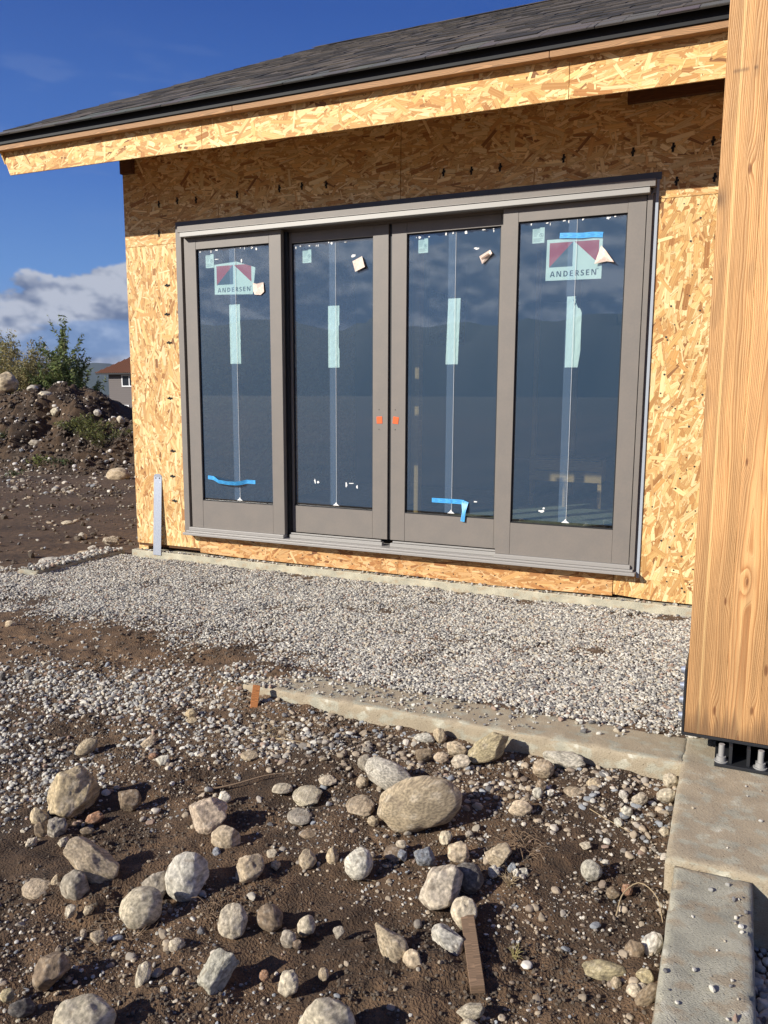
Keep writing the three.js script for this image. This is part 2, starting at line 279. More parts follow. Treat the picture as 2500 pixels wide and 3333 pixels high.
// nail heads and torn black marks on the sheets
const markGeo = (() => { const a = [bx(-.0065, .0065, -.026, .026, 0, .003, .001), bx(-.012, -.004, -.010, .004, 0, .0028, .001), bx(.003, .013, -.002, .012, 0, .0026, .001)]; return mergeGeometries(a); })();
const markMat = std('black_ink_mark', { color: lin(.012, .011, .010), roughness: 0.9 });
const mark = (i, x, y, turn) => { const m = mesh('nail_mark', markGeo, markMat, sheets[i]); m.position.set(x, y, .0003); m.rotation.z = turn; };
[1.995, 1.77, 1.545, 1.10, .67, .46, .255].forEach((y, k) => mark(0, -.155 - (k % 2) * .012, y, 1.57));
[[-.21, 2.62], [-.03, 2.63], [.15, 2.62], [.53, 2.625], [.90, 2.63], [1.09, 2.63], [1.29, 2.62], [-.22, 2.40]].forEach(([x, y]) => mark(1, x, y, 0.04));
[[2.18, 2.61], [2.375, 2.60], [2.57, 2.60], [2.98, 2.61], [3.40, 2.60], [3.63, 2.60], [3.85, 2.61], [3.66, 2.405], [3.87, 2.405]].forEach(([x, y]) => mark(2, x, y, -0.05));
const nailGeo = new THREE.CylinderGeometry(.0045, .0045, .002, 8).rotateX(Math.PI / 2), nailMat = std('nail_head', { color: lin(.06, .055, .05), roughness: 0.5, metalness: 0.6 });
reseed(91);
for (let i = 0; i < 46; i++) { const m = mesh('nail', nailGeo, nailMat, sheets[3]); m.position.set(rr(3.62, 3.93), rr(-.14, 2.28), .0008); m.scale.setScalar(rr(.8, 1.5)); }
for (let i = 0; i < 22; i++) { const m = mesh('nail', nailGeo, nailMat, sheets[0]); m.position.set(-.552 + rr(0, .02), -.1 + i * .108, .0008); }
for (const [k, xa, xb] of [[4, .15, 1.84], [5, 1.92, 3.36]]) for (let i = 0; i < 16; i++) { const m = mesh('nail', nailGeo, nailMat, sheets[k]); m.position.set(mix(xa, xb, i / 15) + rr(-.02, .02), rr(-.14, -.05), .0008); }
// frame behind the sheets, rooms behind the door
mesh('stud_wall', mergeGeometries([bx(-.56, dL - .02, -.15, 3.0, -.15, -.0125, 0), bx(dR + .02, 5.0, -.15, 3.0, -.15, -.0125, 0), bx(dL - .02, dR + .02, 2.44, 3.0, -.15, -.0125, 0), bx(dL - .02, dR + .02, -.15, -.02, -.15, -.0125, 0)]), M.darkWood, house);
mesh('gable_wall', plate([[9.2, -.2], [.0135, -.2], [.0135, 2.98], [4.6, 5.2], [9.2, 2.98]], 0, .10).rotateY(Math.PI / 2).translate(-.465, 0, 0), M.osbH, house);
mesh('gable_wall', plate([[9.2, -.2], [.16, -.2], [.16, 2.98], [4.6, 5.2], [9.2, 2.98]], 0, .10).rotateY(Math.PI / 2).translate(5.6, 0, 0), M.osbH, house);
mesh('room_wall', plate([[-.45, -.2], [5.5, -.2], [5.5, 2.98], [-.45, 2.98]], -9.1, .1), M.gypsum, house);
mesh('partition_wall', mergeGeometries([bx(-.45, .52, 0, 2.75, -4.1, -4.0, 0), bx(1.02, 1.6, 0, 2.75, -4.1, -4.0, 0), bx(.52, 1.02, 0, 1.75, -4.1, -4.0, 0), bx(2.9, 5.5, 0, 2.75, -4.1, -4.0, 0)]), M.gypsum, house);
for (const [x, z] of [[.98, -2.5], [.37, -1.9], [1.9, -3.95], [2.35, -3.95], [1.46, -1.40], [3.3, -3.95]]) mesh('interior_stud', bx(x, x + .04, .005, 2.74, z, z + .09), M.rawWood, house);
mesh('subfloor', bx(-.45, 5.5, -.1, -.006, -9.1, -.16, 0), M.slabFloor, house);
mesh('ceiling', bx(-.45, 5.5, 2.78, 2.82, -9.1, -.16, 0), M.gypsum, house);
// concrete stem wall
mesh('foundation', mergeGeometries([bx(-.60, 5.0, -.9, -.185, -.25, .042, .006)]), M.concretePale, house);
// eaves
const eaveZ = .60;
{
  const yb = (x) => 2.790 - .0097 * (x + 1.13), spans = [[-1.132, .66, -1.214], [.664, 3.12], [3.124, 5.2]];
  for (const [a, b, top] of spans) mesh('fascia_board', plate([[a, yb(a)], [b, yb(b)], [b, 2.985], [top ?? a, 2.985]], eaveZ, .0115), M.osbF, house);
  for (const [a, b] of [[-1.235, .95], [.953, 3.02], [3.023, 5.2]]) { const g = bx(a, b, 2.956, 2.992, eaveZ + .001, eaveZ + .058, .002); mesh('eave_strip', g, M.rawWood, house); }
  mesh('drip_edge', mergeGeometries([bx(-1.22, 5.3, 2.993, 3.056, eaveZ + .0, eaveZ + .068, .003)]), M.black, house);
  mesh('soffit_board', bx(-.62, 5.0, 2.990, 3.001, .0, eaveZ - .012, 0), M.osbH, house);
  for (const [x0, x1] of [[-.55, -.43], [3.36, 3.95]]) mesh('lookout_block', bx(x0, x1, 2.87, 2.988, .012, .05), M.darkWood, house);
}
// roof
const pitch = 0.492, ridgeZ = -4.55, roofY0 = 3.056, roofZ0 = 0.705, RX0 = -1.205, RX1 = 5.6, sl = Math.hypot(1, pitch);
const roof = group('roof', house, [0, 0, 0]);
const onRoof = (s, up) => [roofY0 + (s / sl) * pitch + up / sl, roofZ0 - s / sl + up * pitch / sl];
{
  const len = (roofZ0 - ridgeZ) * sl, q = (s, u) => { const [y, z] = onRoof(s, u); return [z, y]; };
  const prof = [q(0.035, -.004), q(len, -.004), [ridgeZ - (roofZ0 - ridgeZ), roofY0 - .004], [ridgeZ - (roofZ0 - ridgeZ), roofY0 - .022], q(len, -.024), q(0.035, -.022)];
  const s = new THREE.Shape(prof.map((p) => new THREE.Vector2(-p[0], p[1]))), g = new THREE.ExtrudeGeometry(s, { depth: RX1 - RX0 - .04, bevelEnabled: false });
  g.rotateY(Math.PI / 2).translate(RX0 + .02, 0, 0); mesh('roof_deck', metreUV(g), M.black, roof);
  const shade = () => { const v = Math.pow(rnd(), 1.5), w = rnd() * .5; return [mix(.040, .20, v) * (1 + .14 * w), mix(.036, .165, v) * (1 + .05 * w), mix(.032, .132, v)]; };
  const col = (g, c) => { const n = g.attributes.position.count, a = new Float32Array(n * 3); for (let i = 0; i < n; i++) a.set(c, i * 3); g.setAttribute('color', new THREE.BufferAttribute(a, 3)); return g; };
  const piece = (x0, x1, s0, s1, u0, u1, t) => {                    // a tab lying on the slope: lower edge at s0 lifted to u0, upper edge at s1
    const P = [[s0, u0], [s0, u0 + t], [s1, u1 + t]].map(([s, u]) => onRoof(s, u)), v = [];
    const quad = (a, b, c, d) => v.push(...a, ...b, ...c, ...a, ...c, ...d), A = (x, k) => [x, P[k][0], P[k][1]];
    quad(A(x0, 0), A(x1, 0), A(x1, 1), A(x0, 1)); quad(A(x0, 1), A(x1, 1), A(x1, 2), A(x0, 2)); v.push(...A(x0, 0), ...A(x0, 1), ...A(x0, 2)); v.push(...A(x1, 0), ...A(x1, 2), ...A(x1, 1));
    const g = new THREE.BufferGeometry(); g.setAttribute('position', new THREE.Float32BufferAttribute(v, 3)); g.computeVertexNormals(); return metreUV(g);
  };
  reseed(400);
  const grit = speckle(61, 0.11, [.50, .50, .50], [1, 1, 1]); grit.repeat.set(4, 4);
  M.shingle = std('asphalt_shingle', { map: grit, vertexColors: true, roughness: 0.95 });
  const exp = .145, rows = Math.floor(len / exp), rest = [];
  for (let r = 0; r < rows; r++) {
    const s0 = r * exp + (r ? 0 : -.012), s1 = s0 + exp * 1.9;
    if (r < 5) {
      for (let x = RX0 - rnd() * .5; x < RX1; x += .95) {
        const a = Math.max(x, RX0), b = Math.min(x + .946, RX1); if (b - a < .05) continue;
        const bits = [col(piece(a, b, s0, s1, r ? .000 : -.012, -.003, r ? .004 : .007), shade())];
        for (let t = a; t < b - .03;) { const w = Math.min(rr(.10, .26), b - t); if (rnd() < .62 || r === 0) bits.push(col(piece(t, t + w - .004, s0 + rr(-.004, .003), s1, r ? .0042 : -.005, .0014, r ? .0045 : .004), r ? shade() : [.17 + rr(-.02, .02), .16 + rr(-.02, .016), .15])); t += w; }  // eave course given a paler colour for the sunlight on its drooping face
        mesh('shingle', mergeGeometries(bits), M.shingle, roof);
      }
    } else {
      for (let x = RX0 - rnd() * .3; x < RX1;) { const w = rr(.11, .30), a = Math.max(x, RX0 - rr(0, .012)), b = Math.min(x + w, RX1); if (b > a) { const th = rnd() < .55; rest.push(col(piece(a, b, s0 + rr(-.006, .006), s1, th ? .004 : 0, -.001, th ? .006 : .004), shade())); } x += w; }
    }
  }
  tag(mesh('shingle_courses', mergeGeometries(rest), M.shingle, roof), null, null, null, 'stuff');
  for (let x = -1.26; x < RX1; x += .2) {
    const c = shade(), [y, z] = onRoof(len, .006), bits = [];
    for (const d of [1, -1]) { const g = new THREE.BoxGeometry(.215, .006, .17).rotateX(d * Math.atan(pitch)).translate(x + .1, y - .17 * .5 * pitch / sl + .012 + (x * 7 % 1) * .002, ridgeZ + d * .075); bits.push(col(metreUV(g), c)); }
    mesh('ridge_cap', mergeGeometries(bits), M.shingle, roof);
  }
  const rake = (x) => { const sh = [q(.02, -.025), q(len, -.025), q(len, -.21), q(.02, -.21)], s2 = new THREE.Shape(sh.map((p) => new THREE.Vector2(-p[0], p[1]))), gg = new THREE.ExtrudeGeometry(s2, { depth: .0115, bevelEnabled: false }); return metreUV(gg.rotateY(Math.PI / 2).translate(x, 0, 0)); };
  mesh('rake_board', rake(-1.19), M.osbF, roof);
}

// ---------- the sliding door ----------
const door = tag(group('sliding_door', scene, [0, 0, 0]), 'wide bronze grey four panel sliding glass door with stickers on its panes', 'patio door');
const FZ = .032;
mesh('flashing', bx(-.05, 3.575, 2.425, 2.468, .002, .010), M.slate, door);
mesh('nail_fin', bx(3.5465, 3.5645, -.03, 2.424, .002, .011), M.fin, door);
mesh('nail_fin', bx(-.052, -.0355, -.02, 2.42, .002, .010), M.fin, door);
mesh('head_jamb', mergeGeometries([bx(.016, 3.549, 2.373, 2.4195, -.0, .074, .003), bx(-.035, 3.546, 2.345, 2.4245, -.12, .030, .002), bx(-.03, 3.53, 2.326, 2.3815, -.12, -.055, 0)]), M.frame, door);
mesh('head_track', mergeGeometries([bx(.044, 3.520, 2.336, 2.3725, .0305, .082, .004), bx(.044, 3.520, 2.3725, 2.3755, .0745, .088, .001)]), M.alu, door);
mesh('side_jamb', mergeGeometries([bx(-.035, .018, .0, 2.3815, -.12, FZ, .003)]), M.frame, door);
mesh('side_jamb', mergeGeometries([bx(3.5025, 3.5335, .0, 2.3815, -.12, FZ - .002, .002), bx(3.534, 3.5455, .0, 2.3815, -.12, .012, 0)]), M.frame, door);
mesh('jamb_dark_strip', bx(.0185, .0395, .02, 2.342, -.12, -.006, 0), M.dark, door);  // near-black box painting in the shadow the jamb casts beside the panel
mesh('jamb_dark_strip', bx(3.4985, 3.502, .02, 2.342, -.12, .018, 0), M.dark, door);
mesh('sill', mergeGeometries([bx(-.012, 3.546, -.006, .014, -.12, .092, .003), bx(.004, 3.53, .0145, .028, -.12, .066, .003)]), M.sillGrey, door);
mesh('sill_cover', bx(.022, .922, .0285, .055, -.01, .050, .003), M.sillGrey, door);
mesh('sill_cover', bx(2.606, 3.510, .0285, .055, -.01, .050, .003), M.sillGrey, door);
mesh('track_rail', mergeGeometries([bx(.945, 1.735, .0285, .054, -.042, -.004, .002), bx(.945, 1.72, .0565, .068, -.034, -.018, .002)]), M.alu, door);
mesh('track_rail', mergeGeometries([bx(1.80, 2.604, .0285, .054, -.042, -.004, .002), bx(1.815, 2.604, .0565, .068, -.034, -.018, .002)]), M.alu, door);
function doorPanel(x0, x1, z, yb, yt, gl, gr, gb, gt, label) {       // outer edges, front face, glass edges
  const p = group('door_panel', door, [0, 0, 0]); p.userData.label = label;
  mesh('stile', bx(x0, gl, yb, yt, z - .045, z, .002), M.frame, p); mesh('stile', bx(gr, x1, yb, yt, z - .045, z, .002), M.frame, p);
  mesh('rail', bx(gl + .001, gr - .001, yb, gb, z - .044, z - .001, .001), M.frame, p); mesh('rail', bx(gl + .001, gr - .001, gt, yt, z - .044, z - .001, .001), M.frame, p);
  mesh('glazing_bead', mergeGeometries([bx(gl, gr, gb, gb + .007, z - .03, z - .004, .001), bx(gl, gr, gt - .008, gt, z - .03, z - .014, 0), bx(gl, gl + .008, gb, gt, z - .03, z - .014, 0), bx(gr - .008, gr, gb, gt, z - .03, z - .014, 0)]), M.dark, p);
  const gz = z - .020, g = mesh('glass_pane', metreUV(new THREE.PlaneGeometry(gr - gl, gt - gb)), M.glass, p); g.position.set((gl + gr) / 2, (gb + gt) / 2, gz);
  return { p, gz };
}
const P1 = doorPanel(.040, .920, .026, .0555, 2.336, .150, .817, .279, 2.248, 'leftmost door panel with a house logo sticker');
const P2 = doorPanel(.865, 1.757, -.050, .0705, 2.324, .963, 1.636, .277, 2.250, 'second door panel from the left with a square paper scrap');
const P3 = doorPanel(1.783, 2.682, -.050, .0705, 2.324, 1.896, 2.572, .277, 2.246, 'third door panel with blue tape bent down at its foot');
const P4 = doorPanel(2.607, 3.498, .026, .0555, 2.336, 2.708, 3.390, .274, 2.244, 'rightmost door panel with blue tape over its logo sticker');
mesh('meeting_gasket', bx(1.7575, 1.7825, .0705, 2.324, -.095, -.066, 0), M.dark, door);
mesh('interlock_gasket', bx(.9205, .948, .055, 2.325, -.095, -.02, 0), M.dark, door);
// stickers
function logoTex(full) {
  const W = 700, H = 520, [c, g] = canvas(W, H); g.fillStyle = '#f4f5f2'; g.fillRect(0, 0, W, H);
  const x0 = 42, x1 = 658, y0 = 42, y1 = 350, m = 345; g.fillStyle = '#3b4b5b'; g.beginPath(); g.moveTo(x0, y1); g.lineTo(m - 8, y0); g.lineTo(m - 8, y1); g.fill();
  g.fillStyle = '#c8383f'; g.beginPath(); g.moveTo(x0, y0); g.lineTo(m - 8, y0); g.lineTo(x0, y1); g.fill(); g.beginPath(); g.moveTo(m + 8, y0); g.lineTo(x1, y0); g.lineTo(x1, y1 - 20); g.fill();
  g.fillStyle = '#3c4148'; g.font = 'bold 100px sans-serif'; g.textAlign = 'center'; g.textBaseline = 'middle';
  const word = [...'ANDERSEN'], ww = word.map((ch) => g.measureText(ch).width), gap = (590 - ww.reduce((a, b) => a + b, 0)) / 7; g.textAlign = 'left'; let px = 55; word.forEach((ch, i) => { g.fillText(ch, px, 438); px += ww[i] + gap; }); g.textAlign = 'center';
  g.font = 'bold 22px sans-serif'; g.fillText('TM', 648, 398);
  return ctex(c);
}
const logoMat = std('logo_print', { map: logoTex(), roughness: 0.6, color: lin(.8, .8, .8) });
function sticker(name, P, pts, dz, mat, parent, uvBox) {              // a thin sheet with a straight-edged outline
  const s = new THREE.Shape(pts.map((p) => new THREE.Vector2(...p))), g = new THREE.ExtrudeGeometry(s, { depth: .0006, bevelEnabled: false }); g.translate(0, 0, P.gz + dz);
  const [u0, v0, u1, v1] = uvBox || [0, 0, 1, 1], p = g.attributes.position, uv = g.attributes.uv; for (let i = 0; i < p.count; i++) uv.setXY(i, (p.getX(i) - u0) / (u1 - u0), (p.getY(i) - v0) / (v1 - v0));
  return mesh(name, g, mat, parent);
}
sticker('logo_sticker', P4, [[2.890, 1.868], [3.243, 1.864], [3.243, 2.122], [2.893, 2.122]], -.005, logoMat, P4.p, [2.890, 1.866, 3.243, 2.122]);
sticker('logo_sticker', P1, [[.303, 1.901], [.653, 1.889], [.680, 2.085], [.510, 2.138], [.305, 2.125]], -.005, logoMat, P1.p, [.303, 1.893, .665, 2.133]);
const infoMat = (() => { const [c, g] = canvas(160, 210); g.fillStyle = '#eef0ec'; g.fillRect(0, 0, 160, 210); g.fillStyle = '#8a9096'; for (let i = 0; i < 9; i++) g.fillRect(14, 18 + i * 12, i < 5 ? 96 - (i * 23) % 40 : 62 - (i * 17) % 20, 4); g.strokeStyle = '#59606a'; g.lineWidth = 5; g.beginPath(); g.arc(118, 104, 24, 0, 7); g.stroke(); g.beginPath(); g.moveTo(106, 92); g.lineTo(130, 116); g.moveTo(118, 88); g.lineTo(118, 118); g.stroke(); for (let i = 0; i < 4; i++) g.fillRect(14, 146 + i * 13, 128 - (i * 31) % 50, 5); return std('info_print', { map: ctex(c), roughness: 0.6, color: lin(.82, .82, .82) }); })();
for (const [P, x, y, w, h] of [[P1, .225, 2.105, .076, .102], [P2, 1.047, 2.104, .074, .094], [P3, 1.974, 2.113, .072, .096], [P4, 2.797, 2.107, .078, .096]]) sticker('info_label', P, [[x, y], [x + w, y], [x + w, y + h], [x + w * .6, y + h], [x + w * .6, y + h * .94], [x, y + h * .94]], -.005, infoMat, P.p, [x, y, x + w, y + h]);
function crinkled(w, h, nx, ny, amp, f, shape) {                       // a sheet of paper with shallow creases
  const g = new THREE.PlaneGeometry(w, h, nx, ny), p = g.attributes.position;
  for (let i = 0; i < p.count; i++) { let x = p.getX(i), y = p.getY(i); if (shape) [x, y] = shape(x, y); p.setXYZ(i, x, y, amp * (Math.abs(n2(x * 14 + f, y * 9)) + 0.5 * n2(x * 40, y * 26 + f))); }
  g.computeVertexNormals(); return g;
}
for (const [P, cx, cy, w, h, f, sh] of [[P1, .482, 1.595, .098, .450, 1, null], [P2, 1.304, 1.560, .094, .450, 5, (x, y) => [x - (Math.abs(y) < .08 && x > 0 ? .006 : 0), y]], [P3, 2.238, 1.572, .090, .448, 9, (x, y) => [x + .006 * (y / .2), y]], [P4, 3.080, 1.540, .092, .448, 14, (x, y) => [x > .02 ? x + .004 - Math.max(0, y - .12) * .42 + (y < -.12 ? (y + .12) * .12 : 0) : x, x > .02 && y > .16 ? y - (x - .02) * 1.1 : y]]]) { const m = mesh('white_label', crinkled(w, h, 8, 30, .0035, f, sh), M.paper, P.p); m.position.set(cx, cy, P.gz - .008); }
// film stuck over the panes, in two lengths that overlap at a seam
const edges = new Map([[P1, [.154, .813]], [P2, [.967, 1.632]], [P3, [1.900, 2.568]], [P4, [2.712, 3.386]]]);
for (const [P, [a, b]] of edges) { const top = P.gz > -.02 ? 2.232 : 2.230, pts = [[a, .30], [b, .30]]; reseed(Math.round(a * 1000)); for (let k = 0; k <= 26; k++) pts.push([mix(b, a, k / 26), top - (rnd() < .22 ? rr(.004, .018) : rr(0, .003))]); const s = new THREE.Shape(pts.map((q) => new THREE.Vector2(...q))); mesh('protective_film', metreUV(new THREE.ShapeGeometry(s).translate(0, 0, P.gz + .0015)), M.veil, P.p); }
// protective film seam down each pane
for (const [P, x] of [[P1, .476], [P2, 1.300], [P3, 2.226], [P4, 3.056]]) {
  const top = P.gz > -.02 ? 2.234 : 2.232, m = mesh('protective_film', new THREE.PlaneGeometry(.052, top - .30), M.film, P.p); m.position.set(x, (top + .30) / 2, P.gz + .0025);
  mesh('film_edge', bx(x + .026, x + .0275, .30, top, P.gz + .002, P.gz + .004, 0), M.paper, P.p);
  const tab = new THREE.Shape([[x - .005, .297], [x + .05, .297], [x + .03, .312], [x + .024, .325], [x + .012, .309]].map((q) => new THREE.Vector2(...q))); mesh('film_tab', new THREE.ExtrudeGeometry(tab, { depth: .0008, bevelEnabled: false }).translate(0, 0, P.gz + .004), M.paper, P.p);
}
// finger-hole covers and screw holes by the meeting stiles
const holeGeo = new THREE.CylinderGeometry(.004, .004, .0012, 10).rotateX(Math.PI / 2);
for (const [P, x] of [[P2, 1.692], [P3, 1.821]]) {
  const o = mesh('orange_cover', bx(-.022, .022, -.025, .025, 0, .002, .0006), M.orange, P.p); o.position.set(x, .953, -.0495); o.rotation.z = P === P2 ? .05 : -.12;
  for (const y of [1.028, .885]) { const h = mesh('screw_hole', holeGeo, M.dark, P.p); h.position.set(x - .004, y, -.0498); }
}
// adhesive residue flakes
reseed(140);
function flake(P, x, y, w, h) { const pts = []; for (let i = 0; i < 11; i++) { const a = i / 11 * 6.283, r = rr(.45, 1); pts.push([x + Math.cos(a) * w / 2 * r, y + Math.sin(a) * h / 2 * r]); } sticker('adhesive_flake', P, pts, .002, M.paper, P.p); }
for (const [P, x, y, w, h] of [[P2, 1.14, .474, .018, .05], [P2, 1.168, .469, .034, .022], [P2, 1.41, .460, .02, .045], [P2, 1.50, .448, .016, .04], [P2, 1.455, .474, .06, .008], [P3, 2.43, .392, .04, .014], [P3, 2.40, 2.115, .045, .02], [P2, 1.47, 2.13, .05, .03], [P4, 2.915, .365, .06, .022], [P4, 2.93, .385, .02, .02], [P1, .33, 2.165, .05, .008], [P1, .56, 2.14, .02, .04]]) flake(P, x, y, w, h);
for (const P of [P1, P2, P3, P4]) { const gl = { 0: .15, 1: .965, 2: 1.898, 3: 2.71 }[[P1, P2, P3, P4].indexOf(P)]; for (let i = 0; i < 9; i++) flake(P, gl + rr(.02, .64), rr(2.216, 2.236), rr(.006, .03), rr(.008, .03)); }
// blue tape
const tapeMat = (() => { const [c, g] = canvas(512, 64); g.fillStyle = '#4aa6e0'; g.fillRect(0, 0, 512, 64); g.fillStyle = '#1d5fa8'; for (let i = 0; i < 5; i++) { g.fillRect(12 + i * 104, 12, 66, 5); g.fillRect(40 + i * 104, 28, 52, 5); g.fillRect(8 + i * 104, 45, 74, 5); } return std('blue_film_tape', { map: ctex(c), roughness: 0.42 }); })();
function tape(label, pts, w) {                                        // a ribbon through points, its width upright unless it turns down
  const v = [], uv = [], idx = []; let s = 0;
  pts.forEach((p, i) => { const a = pts[Math.max(0, i - 1)], b = pts[Math.min(pts.length - 1, i + 1)], dx = b[0] - a[0], dy = b[1] - a[1], l = Math.hypot(dx, dy) || 1, nx = -dy / l * w / 2, ny = dx / l * w / 2, tw = p[3] || 0; if (i) s += Math.hypot(p[0] - pts[i - 1][0], p[1] - pts[i - 1][1]); v.push(p[0] + nx, p[1] + ny, p[2] + tw, p[0] - nx, p[1] - ny, p[2]); uv.push(s / .28, 1, s / .28, 0); if (i) { const k = i * 2; idx.push(k - 2, k - 1, k, k, k - 1, k + 1); } });
  const g = new THREE.BufferGeometry(); g.setAttribute('position', new THREE.Float32BufferAttribute(v, 3)); g.setAttribute('uv', new THREE.Float32BufferAttribute(uv, 2)); g.setIndex(idx); g.computeVertexNormals();
  return tag(mesh('tape_strip', g, tapeMat), label, 'tape', 'strips of blue tape on the door');
}
const z1 = P1.gz + .004, z3 = P3.gz + .004, z4 = P4.gz + .004;
tape('blue tape strip sagging low across the leftmost door pane', [[.196, .470, z1], [.25, .466, z1], [.275, .460, z1 + .012, .006], [.32, .444, z1 + .026, .012], [.41, .436, z1 + .03, .014], [.49, .436, z1 + .03, .014], [.54, .444, z1 + .02, .01], [.568, .452, z1], [.648, .451, z1]], .030);
tape('blue tape strip on the third pane with its right end hanging down', [[2.102, .385, z3], [2.19, .385, z3], [2.30, .385, z3], [2.347, .383, z3 + .003]], .032);
{ const t = scene.children[scene.children.length - 1]; const g = new THREE.BufferGeometry(); const v = [2.335, .399, z3 + .003, 2.381, .385, z3 + .006, 2.329, .373, z3 + .004, 2.375, .361, z3 + .012, 2.341, .319, z3 + .026, 2.367, .314, z3 + .028, 2.331, .251, z3 + .030, 2.361, .247, z3 + .030]; g.setAttribute('position', new THREE.Float32BufferAttribute(v, 3)); g.setAttribute('uv', new THREE.Float32BufferAttribute([0, 0, 0, 1, .2, 0, .2, 1, .4, 0, .4, 1, .6, 0, .6, 1], 2)); g.setIndex([0, 2, 1, 1, 2, 3, 2, 4, 3, 3, 4, 5, 4, 6, 5, 5, 6, 7]); g.computeVertexNormals(); mesh('loose_end', g, tapeMat, t); }
tape('blue tape strip along the top of the right logo sticker', [[2.975, 2.142, z4], [3.03, 2.139, z4 + .002], [3.11, 2.132, z4 + .003], [3.18, 2.134, z4], [3.244, 2.128, z4]], .033);
// peeled scraps of backing paper stuck to the panes
function scrap(label, P, x, y, pts, dz) {
  const v = pts.map(([a, b, c]) => new THREE.Vector3(a, b, c)), g = new THREE.BufferGeometry(), c = new THREE.Vector3(); v.forEach((q) => c.add(q)); c.multiplyScalar(1 / v.length);
  const f = [], t = .0012; for (let i = 0; i < v.length; i++) { const a = v[i], b = v[(i + 1) % v.length]; f.push(c.x, c.y, c.z, a.x, a.y, a.z, b.x, b.y, b.z, c.x, c.y, c.z - t, b.x, b.y, b.z - t, a.x, a.y, a.z - t, a.x, a.y, a.z, a.x, a.y, a.z - t, b.x, b.y, b.z, b.x, b.y, b.z, a.x, a.y, a.z - t, b.x, b.y, b.z - t); }
  g.setAttribute('position', new THREE.Float32BufferAttribute(f, 3)); g.computeVertexNormals(); const m = mesh('paper_scrap', metreUV(g, 6), M.scrap); m.position.set(x, y, P.gz + .006 + (dz || 0)); return tag(m, label, 'paper scrap', 'scraps of backing paper on the glass');
}
scrap('cream folded paper scrap at the corner of the left logo sticker', P1, .712, 1.930, [[-.048, .040, .004], [-.01, .030, .014], [.046, .040, .005], [.052, -.03, .008], [.02, -.052, .004], [-.03, -.048, .010], [-.046, -.02, .004]]);
scrap('square cream paper scrap alone on the second pane', P2, 1.525, 2.063, [[-.052, .024, .016], [.022, .056, .010], [.050, -.022, .022], [-.030, -.050, .014]]);
scrap('curled paper scrap with a brown stripe on the third pane', P3, 2.473, 2.052, [[-.046, .006, .022], [.026, .046, .014], [.044, .020, .024], [.012, -.012, .006], [-.026, -.044, .016]]);
scrap('pointed curled paper scrap hanging over the right logo sticker', P4, 3.245, 2.008, [[-.045, -.055, .012], [-.008, .055, .006], [.024, .02, .022], [.078, -.055, .030], [.03, -.044, .008]]);
{ const st = bx(-.030, .030, -.006, .006, 0, .0015, 0); const m = mesh('brown_stripe', st, std('brown_paper', { color: lin(.30, .20, .15), roughness: 0.8 }), scene.children[scene.children.length - 2]); m.position.set(-.004, .004, .0215); m.rotation.z = .5; m.rotation.y = -.1; }

// metal tie strap at the house corner
{
  const t = tag(group('metal_strap', scene, [-.322, -.15, .001]), 'perforated galvanised metal strap nailed upright at the left house corner', 'metal strap');
  const s = new THREE.Shape(); s.moveTo(-.040, -.06); s.lineTo(.040, -.06); s.lineTo(.040, .595); s.quadraticCurveTo(.040, .62, .014, .622); s.lineTo(-.014, .622); s.quadraticCurveTo(-.040, .62, -.040, .595); s.closePath();
  const plateG = new THREE.ExtrudeGeometry(s, { depth: .002, bevelEnabled: true, bevelSize: .0008, bevelThickness: .0006, bevelSegments: 1 }), pp = plateG.attributes.position;
  for (let i = 0; i < pp.count; i++) { const y = pp.getY(i); if (y < .04) pp.setZ(i, pp.getZ(i) + (.04 - y) * .45); }
  plateG.computeVertexNormals(); mesh('strap_plate', metreUV(plateG, 4), M.galv, t);
  const hole = new THREE.CylinderGeometry(.0062, .0062, .0012, 8).rotateX(Math.PI / 2), head = new THREE.SphereGeometry(.007, 8, 6).scale(1, 1, .5);
  for (let i = 0; i < 15; i++) for (const sx of [-1, 1]) { const h = mesh(i % 4 === 1 && sx > 0 ? 'nail_head' : 'hole', i % 4 === 1 && sx > 0 ? head : hole, i % 4 === 1 && sx > 0 ? M.galv : M.dark, t); h.position.set(sx * .019 + (i % 2) * .006, .07 + i * .037, .0034); }
}

